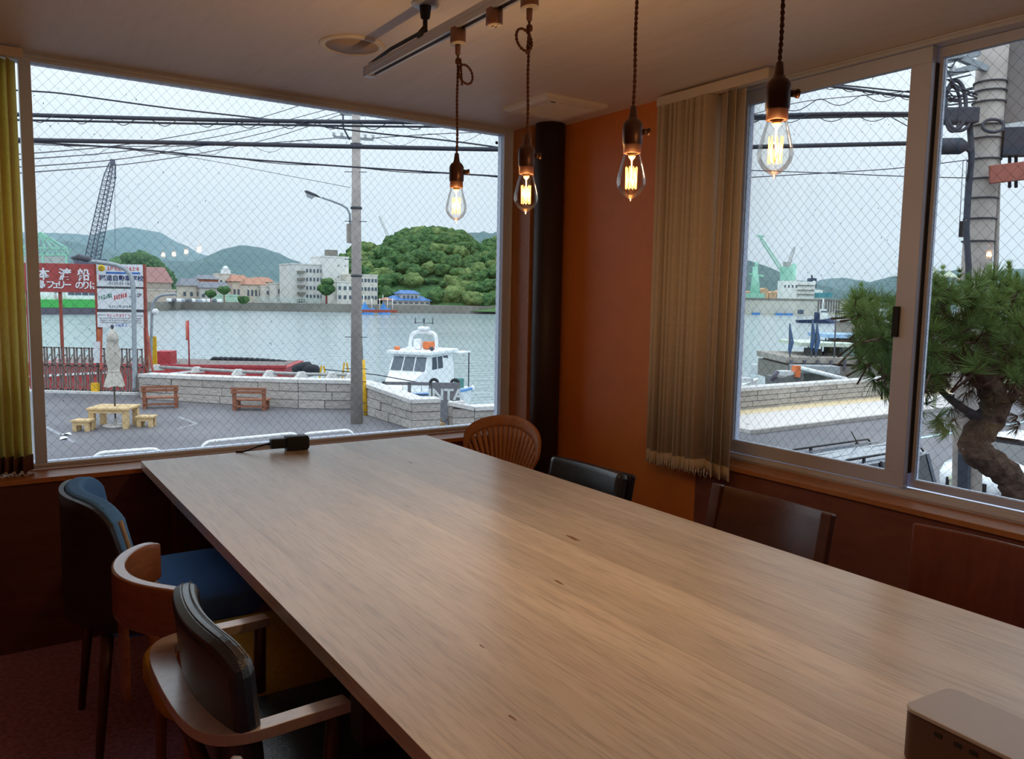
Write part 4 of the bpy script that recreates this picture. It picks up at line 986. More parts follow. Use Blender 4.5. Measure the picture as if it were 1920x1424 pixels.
pu = thing('parasol', tc_+Vector((.03, 0, 0)), 'closed grey canvas parasol standing through the pine table', 'parasol')
MB().lathe([(0, 0), (.42, 0), (.42, .05), (.06, .07), (.05, .3), (0, .3)], 24).build('base', m_cope, pu)
MB().tube([(0, 0, .05), (0, 0, 3.55)], .028, 8).build('pole', m_dksteel, pu)
V = []; F = []; prof = [(.30, 1.46), (.27, 1.62), (.20, 1.92), (.165, 2.06), (.20, 2.3), (.21, 2.6), (.17, 2.95), (.16, 3.1), (.19, 3.13), (.155, 3.28), (.10, 3.46), (.03, 3.52)]
for j, (r_, z) in enumerate(prof):
    for k in range(32): a = 2*pi*k/32; rr_ = r_*(1+.16*cos(8*a+j*.35)+.05*sin(5*a+j)); V.append((rr_*cos(a), rr_*sin(a), z+.03*sin(3*a)*(j < 2)))
for j in range(len(prof)-1):
    for k in range(32): F.append((j*32+k, j*32+(k+1) % 32, (j+1)*32+(k+1) % 32, (j+1)*32+k))
MB().add(V, F, True).build('canopy', m_canvas, pu); MB().lathe([(0, 3.68), (.05, 3.66), (.06, 3.6), (.04, 3.55), (.03, 3.5)], 12).build('finial', m_dksteel, pu)
MB().lathe([(.19, 1.98), (.2, 2.0), (.19, 2.04)], 16).build('tie_strap', m_canvas, pu)
def bench(loc, rz, label):
    t = thing('wooden_bench', loc, label, 'bench', 'cedar benches by the sea wall', rz=rz); L_ = 1.45
    for x in (-L_/2+.12, L_/2-.12):
        MB().box(x-.07, x+.07, -.42, -.28, 0, .95).build('rear_post', m_bench, t); MB().box(x-.06, x+.06, .2, .32, 0, .40).build('front_leg', m_bench, t); MB().box(x-.05, x+.05, -.42, .32, .12, .2).build('stretcher', m_bench, t)
    for z in (.72, .86): MB().box(-L_/2, L_/2, -.47, -.42, z, z+.11).build('back_slat', m_bench, t)
    for i in range(4): MB().box(-L_/2, L_/2, -.3+.16*i, -.16+.16*i, .40, .45).build('seat_slat', m_bench, t)
    MB().box(-L_/2+.1, L_/2-.1, -.40, -.34, .14, .22).build('rail', m_bench, t)
bench(G(302, 764), -.25, 'cedar bench facing the sea, nearer the gate'); bench(G(472, 768), -.55, 'cedar bench facing the sea, in the middle of the wall')

# ---- white hoop barriers
def hoop(p0, p1, top, label):
    a, b_ = p0, p1; o = thing('hoop_barrier', a, label, 'barrier', 'white hoop barriers along the lot edge'); d = (b_-a); H = top; k = .3
    Z = Vector((0, 0, 1)); P = [Vector((0, 0, 0))-Z*.0, Z*(H-k)]+[d.normalized()*(k*(1-cos(t)))+Z*(H-k+k*sin(t)) for t in (.4, .8, 1.2, pi/2)]
    Q = [d-p+2*Z*p.z if 0 else Vector((d.x-p.x, d.y-p.y, p.z)) for p in reversed(P)]
    MB().tube(P+Q, .05, 10).build('pipe', m_wht, o); 
    for q_ in (Vector((0, 0, 0)), Vector((d.x, d.y, 0))): MB().lathe([(.09, 0), (.09, .02), (.05, .03)], 12, c=q_).build('foot', m_steel, o)
hp = lambda px, py: G(px, py-6, .72)
def hoop_px(x0, y0, x1, y1, label):
    a, b_ = hp(x0, y0), hp(x1, y1); a.z = b_.z = GZ; hoop(a, b_, .72, label)
hoop_px(171, 857, 306, 847, 'white hoop barrier at the left of the lot')
hoop_px(376, 836, 562, 818, 'white hoop barrier behind the power adapter')
hoop_px(562, 821, 664, 812, 'white hoop barrier below the utility pole')

# ---- red barge, flag, tyres
D2 = 52; m_hull = mat('barge_red', (168, 58, 62), rough=.6, var=.12, scale=.8); m_hull2 = mat('barge_deck', (120, 112, 108), rough=.8, var=.15)
b0_, b1_ = at(60, 722, D=D2), at(537, 700, D=D2+1); bd = b1_-b0_; bd.z = 0
bg_ = thing('red_barge', (b0_.x, b0_.y, WZ), 'long red steel barge moored behind the gate and sea wall', 'barge', rz=atan2(bd.y, bd.x)); BL = bd.length; BH = at(400, 690, D=D2).z-WZ
MB().add([(0, 0, 0), (BL-1, 0, 0), (BL-1, 6, 0), (0, 6, 0), (-.5, 0, BH), (BL, 0, BH), (BL, 6, BH), (-.5, 6, BH)], [(3, 2, 1, 0), (4, 5, 6, 7), (0, 1, 5, 4), (1, 2, 6, 5), (2, 3, 7, 6), (3, 0, 4, 7)]).build('hull', m_hull, bg_)
MB().bar((-.5, -.05, BH*.62), (BL*.32, -.05, BH*.80), .12, .14).build('white_stripe', m_wht, bg_); MB().bar((BL*.42, -.05, BH*.66), (BL*.68, -.05, BH*.90), .10, .12).build('white_stripe', m_wht, bg_)
MB().box(-.5, BL, -.08, .08, BH-.02, BH+.14).build('gunwale', m_hull, bg_); MB().box(0, BL-.4, .2, 5.8, BH, BH+.03).build('deck', m_hull2, bg_)
for i in range(8): MB().box(BL*(.1+.115*i), BL*(.1+.115*i)+.12, -.06, 0, .4, BH).build('hull_rib', m_hull, bg_)
MB().box(BL*.46, BL*.52, 1.0, 2.2, BH, BH+.9).build('deck_box', m_hull, bg_)
m_tyre = mat('tyre_rubber', (52, 54, 60), rough=.85, var=.1)
tyre = MB()
Rt, rt = .30, .13
tyre.add([((Rt+rt*cos(v))*cos(u), rt*sin(v)*1.2, (Rt+rt*cos(v))*sin(u)) for u in [2*pi*i/16 for i in range(16)] for v in [2*pi*j/7 for j in range(7)]], [(i*7+j, i*7+(j+1) % 7, ((i+1) % 16)*7+(j+1) % 7, ((i+1) % 16)*7+j) for i in range(16) for j in range(7)], True)
tm = tyre.mesh('tyre', m_tyre)
for i in range(14):
    px = lerp(404, 532, i/13); py = 680+3*(i/13)**2*2; q = at(px, py, D=D2+5.5)
    o = bpy.data.objects.new('tyre_fender', tm); COL.objects.link(o); o.location = (q.x, q.y, q.z); o.rotation_euler = (random.uniform(-.15, .15), 0, -YAW+random.uniform(-.3, .3)); tag(o, 'black tyre fender in the row along the red barge', 'tyre', 'tyre fenders along the barge')
for i, (px, py) in enumerate(((566, 689), (581, 695))):
    q = at(px, py, D=D2-6); o = bpy.data.objects.new('tyre_fender', tm); COL.objects.link(o); o.location = q; o.rotation_euler = (1.2, .3*i, .5); o.scale = (1.4,)*3; tag(o, ('big loose tyre leaning at the right end of the barge', 'loose tyre lying flat beside the mooring rail')[i], 'tyre', 'tyre fenders along the barge')
fl = at(355, 688, D=D2-.5); ff = thing('red_banner', fl, 'narrow red banner on a pole above the barge', 'banner'); Z1 = at(355, 601, D=D2-.5).z-fl.z
MB().tube([(0, 0, 0), (0, 0, Z1)], .05, 8).build('pole', m_hull, ff); q = at(348, 602, D=D2-.5)-fl; q2 = at(348, 638, D=D2-.5)-fl
MB().sheet(lambda u, v: (lerp(q.x, -.04, u), lerp(q.y, 0, u)+.05*sin(6*u), lerp(q2.z, q.z, v)), 6, 3, .02).build('flag', mat('banner_orange', (200, 96, 74), var=.1), ff)
ysg = at(284, 676, D=D0+2); ys = thing('yellow_sign', (ysg.x, ysg.y, GZ), 'yellow plate on the quay behind the notice-board brace', 'sign', rz=-YAW); MB().box(-.28, .28, -.03, .03, 1.0, 2.6).build('plate', m_yel, ys); MB().box(-.04, .04, .03, .1, 0, 2.6).build('post', m_rust, ys)
for i, (px, py) in enumerate(((605, 700), (648, 694))):
    q = at(px, py, D=38); f = thing('yellow_trestle', (q.x, q.y, GZ-.2), ('small yellow trestle behind the long sea wall', 'yellow trestle behind the utility pole')[i], 'trestle', rz=-YAW); hgt = q.z-GZ+.55
    for s in (-1, 1): MB().bar((s*.3, 0, 0), (s*.06, 0, hgt), .07).build('leg', m_yel, f)
    MB().bar((-.16, 0, hgt*.6), (.16, 0, hgt*.6), .06).build('crossbar', m_yel, f)
    if i == 0: MB().tube([(.05, 0, hgt*.9), (2.6, -.4, hgt*.8), (4.6, -.6, hgt*.62)], .025, 5).build('hose', m_cable, f)

# ---- white cabin boat
m_boat = mat('boat_white', (236, 240, 242), rough=.35, var=.03); m_bglass = mat('boat_glass', (70, 84, 98), rough=.08, var=.1, scale=1, spec=.8); m_bblue = mat('boat_blue', (70, 140, 210), rough=.5, var=.05); m_bgreen = mat('boat_teal', (70, 130, 124), rough=.7, var=.1)
bc = at(783, 700, D=45); bo = thing('cabin_boat', (bc.x, bc.y, WZ), 'white cabin boat with three front windows moored at the quay', 'boat', rz=atan2(-.60, -.80))
secs = [(4.6, .05, 2.05, 1.35), (3.6, .75, 1.95, .7), (2.2, 1.3, 1.85, .2), (0, 1.55, 1.7, .0), (-3, 1.6, 1.55, .0), (-4.6, 1.5, 1.5, .0)]
V = []; F = []
for x, hw, zt, zb in secs: V += [(x, hw, zt), (x, hw*.82, zb-.2), (x, 0, zb-.45), (x, -hw*.82, zb-.2), (x, -hw, zt)]
for i in range(len(secs)-1):
    for j in range(4): F.append((i*5+j, i*5+j+1, i*5+6+j, i*5+5+j))
    F.append((i*5+4, i*5, i*5+5, i*5+9))
F.append((25, 26, 27, 28, 29)); F.append((4, 3, 2, 1, 0))
MB().add(V, F).build('hull', m_boat, bo)
for s in (1, -1):
    MB().tube([(x, s*(hw+.02), zt-.12) for x, hw, zt, zb in secs], .07, 6).build('rub_rail', m_bblue, bo)
MB().add([(3.4, .5, 1.95), (3.4, -.5, 1.95), (1.3, 1.05, 2.85), (1.3, -1.05, 2.85), (1.3, 1.2, 1.8), (1.3, -1.2, 1.8)], [(0, 2, 3, 1), (0, 4, 2), (1, 3, 5), (0, 1, 5, 4), (2, 4, 5, 3)]).build('foredeck_trunk', m_boat, bo)
for x in (2.6, 1.9): MB().box(x-.06, x+.06, -.25, .25, 2.42-.43*(x-1.9)-.12, 2.52-.43*(x-1.9)-.08).build('deck_vent', m_dksteel, bo)
# wheelhouse
MB().add([(1.35, 1.15, 1.8), (1.35, -1.15, 1.8), (-2.4, -1.2, 1.7), (-2.4, 1.2, 1.7), (1.3, 1.15, 2.8), (1.3, -1.15, 2.8), (-2.4, -1.2, 2.8), (-2.4, 1.2, 2.8), (.85, 1.08, 3.75), (.85, -1.08, 3.75), (-2.4, -1.1, 3.75), (-2.4, 1.1, 3.75)],
         [(0, 1, 5, 4), (1, 2, 6, 5), (2, 3, 7, 6), (3, 0, 4, 7), (4, 5, 9, 8), (5, 6, 10, 9), (6, 7, 11, 10), (7, 4, 8, 11), (8, 9, 10, 11)]).build('wheelhouse', m_boat, bo)
for i in (-1, 0, 1):
    y = i*.72; MB().add([(1.29+.012, y-.31, 2.90), (1.29+.012, y+.31, 2.90), (.92+.02, y*.96+.29, 3.62), (.92+.02, y*.96-.29, 3.62), (1.25, y-.31, 2.90), (1.25, y+.31, 2.90), (.88, y*.96+.29, 3.62), (.88, y*.96-.29, 3.62)], [(0, 1, 2, 3), (7, 6, 5, 4), (0, 4, 5, 1), (1, 5, 6, 2), (2, 6, 7, 3), (3, 7, 4, 0)]).build('front_window', m_bglass, bo)
for s in (1, -1):
    for i in range(4):
        x = .55-.78*i; MB().add([(x, s*1.165, 2.92), (x-.66, s*1.175, 2.92), (x-.66, s*1.115, 3.6), (x-.12*(i == 0), s*1.11, 3.6), (x, s*1.12, 2.92), (x-.66, s*1.12, 2.92), (x-.66, s*1.07, 3.6), (x-.12*(i == 0), s*1.07, 3.6)], [(0, 1, 2, 3), (7, 6, 5, 4), (0, 4, 5, 1), (1, 5, 6, 2), (2, 6, 7, 3), (3, 7, 4, 0)]).build('side_window', m_bglass, bo)
MB().box(-2.7, 1.15, -1.35, 1.35, 3.75, 3.95, bev=.06).build('roof', m_boat, bo)
MB().tube(smooth_path([(-.7, .82, 3.95), (-.75, .82, 4.6), (-.8, .6, 4.95), (-.8, -.6, 4.95), (-.75, -.82, 4.6), (-.7, -.82, 3.95)], 2), .11, 8).build('radar_arch', m_boat, bo)
MB().lathe([(.1, 5.03), (.36, 5.06), (.38, 5.16), (.3, 5.24), (0, 5.26)], 20, c=(-.8, 0, 0)).build('radar_dome', m_boat, bo)
MB().tube([(-.8, 0, 5.25), (-.8, 0, 5.75)], .02, 5).tube([(-.8, -.55, 5.45), (-.8, .55, 5.45)], .015, 5).tube([(-.8, -.55, 5.4), (-.8, -.55, 5.75)], .03, 5).tube([(-.8, .55, 5.4), (-.8, .55, 5.75)], .03, 5).tube([(-.8, 0, 5.5), (-.8, 0, 5.7)], .06, 6).build('mast', m_dksteel, bo)
m_lor = mat('lifebuoy_orange', (222, 120, 70), var=.05)
MB().box(-1.0, -.6, .0, .75, 3.97, 4.4, bev=.08).build('life_raft', m_lor, bo); MB().box(-.7, -.35, -.45, -.05, 3.96, 4.55, bev=.06).build('locker', m_boat, bo)
MB().lathe([(.08, 0), (.16, .02), (.16, .16), (.08, .2)], 12, c=(.55, -1.0, 3.95)).build('searchlight', m_lor, bo); MB().ball((.3, 1.0, 4.08), .14, 1).build('horn', m_dksteel, bo); MB().ball((.5, -.35, 4.05), .13, 1).build('lamp', m_boat, bo)
MB().box(-4.3, -2.7, .1, 1.5, 3.62, 3.70).build('aft_canopy', m_boat, bo)
for x in (-4.2,): MB().tube([(x, 1.4, 1.5), (x, 1.4, 3.62)], .04, 6).tube([(x, .2, 1.5), (x, .2, 3.62)], .04, 6).build('canopy_post', m_dksteel, bo)
MB().box(-3.5, -2.8, .6, 1.4, 1.5, 2.1, bev=.05).build('fish_box', m_bgreen, bo)
rp_ = [(4.3, .2, 2.05), (3.4, .8, 2.0), (2.2, 1.3, 1.9), (1.2, 1.45, 1.8)]
for s in (1, -1):
    b = MB().tube([(x, s*y, z+.5) for x, y, z in rp_], .02, 5)
    for x, y, z in rp_: b.tube([(x, s*y, z), (x, s*y, z+.5)], .018, 5)
    b.build('bow_rail', m_steel, bo)
for x, y in ((3.0, 1.05), (-4.5, 1.55), (-1.5, 1.68)): MB().ball((x, y, 1.4), .16, 1, (1, 1, 1.4)).build('fender', m_boat, bo)

# ---- grey pontoon with lettering
D3 = 36; a3 = at(716, 768, D=D3); b3 = at(862, 764, D=D3); dv = b3-a3; dv.z = 0
po = thing('landing_pontoon', (a3.x, a3.y, WZ), 'grey landing pontoon with white letters beneath the boat', 'pontoon', rz=atan2(dv.y, dv.x)); Lp = dv.length; zp0, zp1 = at(800, 770, D=D3).z-WZ, at(800, 717, D=D3).z-WZ
m_pon = mat('pontoon_grey', (120, 120, 126), rough=.6, var=.08); m_lett = mat('pontoon_letter', (214, 220, 222), var=.05)
MB().box(-.5, Lp-.15, .1, 2.5, -.3, zp0+.1).build('float', m_pon, po)
f = MB()
for x in (.0, Lp*.33, Lp*.60): f.box(x, x+.14, 0, .14, zp0, zp1)
f.box(0, Lp*.63, 0, .14, zp1-.14, zp1).box(0, Lp*.63, 0, .14, zp0+.05, zp0+.16)
f.build('frame', m_pon, po)
for x0, x1 in ((.02, .33), (.34, .60)):
    for z in (.35, .55): MB().box(Lp*x0+.14, Lp*x1, .05, .09, lerp(zp0, zp1, z)-.03, lerp(zp0, zp1, z)+.03).build('crossbar', m_dksteel, po)
MB().box(Lp*.63, Lp, 0, .12, zp0+.12, zp1).add([(Lp*.63, 0, zp0+.12), (Lp, 0, zp0+.12), (Lp*.8, 0, zp0-.5), (Lp*.63, 0, zp0-.5), (Lp*.63, .12, zp0+.12), (Lp, .12, zp0+.12), (Lp*.8, .12, zp0-.5), (Lp*.63, .12, zp0-.5)], [(0, 3, 2, 1), (4, 5, 6, 7), (1, 2, 6, 5), (3, 0, 4, 7), (2, 3, 7, 6)]).build('name_board', m_pon, po)
piece('lettering', text_mesh('lettering', 'INTA', .70, m_lett, .01, .02), po, (Lp*.82, -.01, lerp(zp0, zp1, .56)), R90)
for x in (.66, .93): piece('tyre', tm, po, (Lp*x, .3, zp1-.05), (0, 0, 0), (.55, .55, .55))
# ================================================================== far shore
m_land = mat('far_land', (150, 142, 128), rough=.9, var=.15, scale=.03)
m_fwall = mat('far_seawall', (128, 124, 116), rough=.9, var=.18, scale=.15)
LZ = WZ+3.2
fs = [(-400, 250), (30, 262), (66, 322), (92, 310), (128, 286), (180, 276), (300, 262), (330, 420), (-400, 900)]
struct(MB().prism(fs, WZ-1, LZ).build('far_shore', m_fwall), 'low grey sea wall and land of the opposite shore')
fence_m = mat('mint_fence', (168, 190, 184), rough=.7, var=.08)
def window_grid(par, mesh, xs, zs, y): 
    for x in xs:
        for z in zs: piece('window', mesh, par, (x, y, z))
m_fwin = mat('far_window', (84, 98, 112), rough=.2, var=.1)
def block(name, px0, px1, pyt, pyb, Y, col, label, depth=12, roof=None, wins=None, rm=None, cat='building', hip=0, rz=0):
    """building with its front face on the plane Y; wins=(cols, rows, w_frac, h_frac, zlo, zhi)"""
    X0, X1 = at(px0, pyb, Y=Y).x, at(px1, pyb, Y=Y).x; zb = LZ; zt = at((px0+px1)/2, pyt, Y=Y).z; w = X1-X0; h = zt-zb
    t = thing(name, ((X0+X1)/2, Y, zb), label, cat, rz=rz)
    m = mat('wall_%d_%d_%d' % col, col, rough=.85, var=.06, scale=.3)
    MB().box(-w/2, w/2, 0, depth, 0, h).build('walls', m, t)
    if roof == 'flat': MB().box(-w/2-.2, w/2+.2, -.2, depth+.2, h, h+.5).build('parapet', rm or m, t)
    elif roof:
        r_ = roof; e = .7; MB().add([(-w/2-e, -e, h), (w/2+e, -e, h), (w/2+e, depth+e, h), (-w/2-e, depth+e, h), (-w/2+hip*w, depth/2, h+r_), (w/2-hip*w, depth/2, h+r_)], [(0, 1, 5, 4), (2, 3, 4, 5), (1, 2, 5), (3, 0, 4), (3, 2, 1, 0)]).build('roof', rm, t)
    if wins:
        c_, r_, wf, hf, z0, z1 = wins[:6]; cw, rh = w*(wins[7]-wins[6] if len(wins) > 6 else 1)/c_, h*(z1-z0)/r_; xo = -w/2+w*(wins[6] if len(wins) > 6 else 0)
        me_ = MB().box(-cw*wf/2, cw*wf/2, -.12, .05, -rh*hf/2, rh*hf/2).mesh('window', m_fwin)
        window_grid(t, me_, [xo+cw*(i+.5) for i in range(c_)], [h*z0+rh*(j+.5) for j in range(r_)], 0)
    return t
m_rtile = mat('terracotta_roof', (176, 130, 110), rough=.8, var=.12); m_rgrey = mat('grey_roof', (120, 124, 132), rough=.8, var=.1); m_rblue = mat('blue_roof', (74, 118, 176), rough=.6, var=.08); m_rbrown = mat('brown_roof', (150, 112, 108), rough=.8, var=.1)
A = block('apartment_block', 548, 606, 497, 561, 318, (206, 206, 202), 'white apartment block with rows of square windows and an outside stair', 16, 'flat', (5, 4, .5, .42, .06, .96, .42, 1.0))
for j in range(5):
    h = A.children[0].dimensions.z if 0 else 12
hA = at(577, 497, Y=318).z-LZ; wA_ = at(606, 561, Y=318).x-at(548, 561, Y=318).x
for j in range(5): MB().box(-wA_/2+wA_*.16, -wA_/2+wA_*.38, -1.6, 0, hA*(.04+.185*j), hA*(.04+.185*j)+.9).build('stair_landing', m_fwall, A)
B_ = block('stair_tower', 606, 654, 483, 562, 316, (214, 214, 210), 'tall windowless white tower beside the apartment block', 14, 'flat', (2, 2, .16, .10, .45, .95, .45, 1.0))
MB().box(-2.2, 2.0, 3, 7, at(630, 483, Y=316).z-LZ, at(630, 483, Y=316).z-LZ+3.2).build('roof_box', m_fwall, B_)
block('office_building', 632, 662, 530, 566, 300, (216, 214, 206), 'low white building left of the utility pole', 10, 'flat', (3, 2, .5, .4, .1, .95))
block('office_building', 662, 708, 517, 564, 304, (212, 208, 196), 'three-storey cream building right of the utility pole', 12, 'flat', (7, 3, .6, .4, .08, .98))
HB = block('blue_roof_house', 735, 806, 564, 572, 292, (196, 192, 184), 'two-storey house with blue roofs at the foot of the wooded hill', 8, 2.0, (7, 1, .6, .5, .1, .8), m_rblue, hip=.12)
u = HB; wu = 8.2; UO = Vector((at(770, 565, Y=293).x, 293.5, at(770, 563, Y=293).z+.2))-Vector(HB.location)
MB().box(-wu/2, wu/2, 0, 6, -1.4, 2.4).build('walls', mat('wall_188_186_182', (188, 186, 182)), u, loc=UO); MB().add([(-wu/2-.6, -.6, 2.4), (wu/2+.6, -.6, 2.4), (wu/2+.6, 6.6, 2.4), (-wu/2-.6, 6.6, 2.4), (-wu/2+1, 3, 3.8), (wu/2-1, 3, 3.8)], [(0, 1, 5, 4), (2, 3, 4, 5), (1, 2, 5), (3, 0, 4)]).build('roof', m_rblue, u, loc=UO)
for i in range(4): MB().box(-3.2+1.8*i, -2.2+1.8*i, -.1, .05, .2, 1.6).build('window', m_fwin, u, loc=UO)
spec_h = [
    ('timber_hall', 374, 410, 524, 545, 370, (172, 112, 92), 'brick-red hall on the opposite shore', 12, 2, None, m_rgrey),
    ('dwelling', 410, 440, 515, 548, 395, (214, 208, 198), 'white house with a small roof tower on the opposite shore', 10, 'flat', (3, 2, .4, .3, .2, .9), None),
    ('dwelling', 436, 466, 528, 550, 372, (208, 196, 180), 'cream house with terracotta roof beside the brick hall', 9, 3, (4, 1, .5, .4, .1, .8), m_rtile),
    ('dwelling', 462, 498, 534, 556, 352, (212, 204, 190), 'long cream house with terracotta roof near the shore', 9, 3, (5, 1, .5, .45, .1, .9), m_rtile),
    ('dwelling', 496, 520, 538, 558, 345, (216, 212, 204), 'white boxy house left of the apartment block', 9, 'flat', (2, 1, .3, .4, .3, .9), None),
    ('dwelling', 518, 550, 533, 560, 335, (206, 204, 198), 'pale flat-roofed house touching the apartment block', 9, 'flat', (3, 1, .3, .4, .3, .9), None),
    ('dwelling', 376, 432, 540, 560, 348, (196, 194, 190), 'low grey-roofed sheds behind the parked cars', 8, 2.5, (5, 1, .5, .4, .1, .7), m_rgrey),
    ('kiosk', 405, 447, 555, 566, 318, (176, 208, 188), 'mint green low building by the far sea wall', 5, 'flat', None, None),
    ('temple_hall', 268, 322, 530, 550, 330, (176, 168, 158), 'broad hall with a sweeping brown roof right of the notice boards', 14, 6, (6, 1, .6, .5, .1, .8), m_rbrown),
    ('warehouse', 262, 330, 545, 567, 318, (200, 188, 176), 'beige warehouse behind the far parking row', 10, 'flat', None, None),
    ('dwelling', 340, 378, 536, 556, 352, (204, 198, 186), 'pale house with a grey roof left of the brick hall', 9, 3, (3, 1, .4, .4, .1, .8), m_rgrey),
    ('dwelling', 448, 480, 526, 545, 420, (214, 212, 206), 'small white house high behind the terracotta roofs', 9, 'flat', (3, 1, .3, .3, .3, .9), None),
    ('dwelling', 480, 512, 529, 545, 420, (204, 196, 186), 'small tan house high behind the terracotta roofs', 9, 2.5, None, m_rtile),
]
HS = [block(nm, a, b_, t_, bt, Y, col, lab, dp, rf_, wn, rm, hip=.1) for (nm, a, b_, t_, bt, Y, col, lab, dp, rf_, wn, rm) in spec_h]
cu = HS[1]; CO = at(425, 516, Y=396)-Vector(cu.location); ct_ = MB().box(-1.8, 1.8, 0, 3.6, 0, 2.6).build('roof_tower', m_swht, cu, loc=CO); MB().lathe([(1.6, 2.6), (1.5, 3.4), (.8, 4.2), (0, 4.5)], 12, c=(0, 1.8, 0)).build('dome', m_swht, ct_)
# parked cars on the far shore
fcar = MB().add([(x, y, z) for x, y, z in [(-2.1, -.8, .3), (2.1, -.8, .3), (2.1, .8, .3), (-2.1, .8, .3), (-2.1, -.8, .9), (2.1, -.8, .85), (2.1, .8, .85), (-2.1, .8, .9), (-1.3, -.7, 1.45), (.8, -.7, 1.45), (.8, .7, 1.45), (-1.3, .7, 1.45), (-1.8, -.78, .92), (1.4, -.78, .9), (1.4, .78, .9), (-1.8, .78, .92)]],
    [(0, 1, 5, 4), (1, 2, 6, 5), (2, 3, 7, 6), (3, 0, 4, 7), (4, 5, 6, 7), (12, 13, 9, 8), (13, 14, 10, 9), (14, 15, 11, 10), (15, 12, 8, 11), (8, 9, 10, 11)])
fm = [fcar.mesh('car_body', mat('far_car_%d' % i, c_, rough=.3, var=.02)) for i, c_ in enumerate(((226, 228, 230), (90, 96, 106), (150, 160, 172)))]
cnames = ('white', 'dark grey', 'silver')
for i in range(11):
    px = lerp(318, 412, i/10); q = at(px, 560, Y=312); k = (0, 1, 0, 2, 1, 0, 2, 0, 0, 1, 0)[i]
    o = bpy.data.objects.new('parked_car', fm[k]); COL.objects.link(o); o.location = (q.x, 312+(i % 2)*1.5, LZ-.3); o.rotation_euler = (0, 0, 1.2)
    tag(o, 'tiny %s car parked on the opposite shore' % cnames[k], 'car', 'cars parked on the opposite shore')
# mint railing along the far wall
fr_ = thing('far_railing', (at(470, 560, Y=312).x, 306, LZ), 'long mint railing along the opposite sea wall', 'railing'); Lr = at(592, 560, Y=300).x-at(470, 560, Y=312).x
for i in range(28): MB().box(Lr*i/27-.08, Lr*i/27+.08, -10*i/27, -10*i/27+.1, 0, 2.2).build('post', fence_m, fr_)
for z in (1.1, 2.1): MB().bar((0, 0, z), (Lr, -10, z), .14).build('rail', fence_m, fr_)

# ---- wooded hill
m_leaf = mat('broadleaf', (98, 130, 76), rough=.9, rgb2=(44, 76, 52), scale=.55, bump=1.0, bscale=.8, spec=.1, detail=10, bdist=1.6)
m_leaf2 = mat('broadleaf_light', (130, 148, 92), rough=.9, rgb2=(82, 108, 64), scale=.5, bump=1.0, bscale=.8, spec=.1, detail=10, bdist=1.6)
ridge('hill', [(655, 585), (672, 510), (690, 482), (720, 482), (740, 470), (770, 452), (800, 447), (850, 452), (880, 468), (905, 480), (940, 466), (1000, 462), (1060, 480), (1100, 585)], 395, 75, m_forest, 'ground of the wooded hill across the water', seed=9, zb=WZ+1, nz=.02)
def crown_mesh(seed, sub=4):
    rr = random.Random(seed); bm = bmesh.new(); bmesh.ops.create_icosphere(bm, subdivisions=sub, radius=1)
    bl = [(Vector((rr.gauss(0, 1), rr.gauss(0, 1), rr.uniform(-.2, 1))).normalized(), rr.uniform(.25, .5)) for _ in range(16)]
    for v in bm.verts:
        n_ = v.co.normalized(); k = .78
        for d, w in bl: k = max(k, .78+.34*max(0, 1-(n_-d).length/w/1.5))
        k += rr.uniform(-.07, .07); v.co = Vector((n_.x*k, n_.y*k, n_.z*k*.85))
    bm.verts.index_update(); V = [v.co.copy() for v in bm.verts]; F = [[x.index for x in f.verts] for f in bm.faces]; bm.free(); return V, F
CR = [crown_mesh(i) for i in range(5)]
def blob(b, c, r, k, rz=0, sq=1): 
    V, F = CR[k % 5]; M_ = Matrix.Rotation(rz, 3, 'Z'); b.add([c+(M_ @ v)*r*(1 if True else 1) if sq == 1 else c+Vector(((M_ @ v).x*r, (M_ @ v).y*r, v.z*r*sq)) for v in V], F, True)
sil = [(672, 474), (684, 458), (692, 456), (704, 470), (722, 466), (738, 452), (752, 438), (772, 430), (800, 427), (824, 428), (848, 432), (868, 436), (880, 448), (892, 465), (908, 462), (922, 452), (940, 442), (970, 436), (1010, 450)]
def sily(x):
    for (a, ya), (c_, yc) in zip(sil, sil[1:]):
        if a <= x <= c_: return lerp(ya, yc, (x-a)/(c_-a))
    return 460
rr = random.Random(21); bA, bB = MB(), MB()
fxw = Vector((sin(YAW), cos(YAW), 0)); NR = 9
for row in range(NR):
    for i in range(26):
        px = lerp(668, 1000, (i+rr.random())/26); rad = rr.uniform(3.6, 6.4)*(1.05-.2*row/NR); u = -(row+rr.uniform(-.3, .3))/NR*.96 if row else .05
        cr_ = at(px, sily(px)+rad*.8*FPX/395, D=395); zb_3 = WZ+1; p_ = cr_+fxw*(u*75); p_.z = zb_3+(cr_.z-zb_3)*max(0.02, cos(u*pi/2))**1.3+rad*.15
        d_ = p_-CAMP; dz_ = d_.dot(_f); sx_, sy_ = 960+FPX*d_.dot(_r)/dz_, 712-FPX*d_.dot(_u)/dz_
        if 780 < sx_ < 846 and 512 < sy_ < 545: rad *= .42
        if 728 < sx_ < 815 and sy_ > 533: continue
        blob(bB if rr.random() < .2 or (690 < px < 706 and row < 4) else bA, p_, rad, rr.randrange(5), rr.random()*6)
tag(bA.build('woodland', m_leaf), 'dense dark green broadleaf wood covering the hill across the water', 'woodland', kind='stuff')
tag(bB.build('woodland', m_leaf2), 'lighter green trees scattered through the hillside wood', 'woodland', kind='stuff')
m_scar = mat('bare_slope', (156, 134, 110), rough=.95, var=.15, scale=.1)
q = at(612, 560, Y=300); tr1 = thing('shore_tree', (q.x, q.y, LZ), 'dark round tree in front of the white tower', 'tree'); b = MB(); blob(b, Vector((0, 0, 5.5)), 3.4, 1); blob(b, Vector((.4, 0, 8.2)), 2.4, 2); b.build('crown', m_leaf, tr1); MB().tube([(0, 0, 0), (0, 0, 4)], .35, 6).build('trunk', m_rust, tr1)
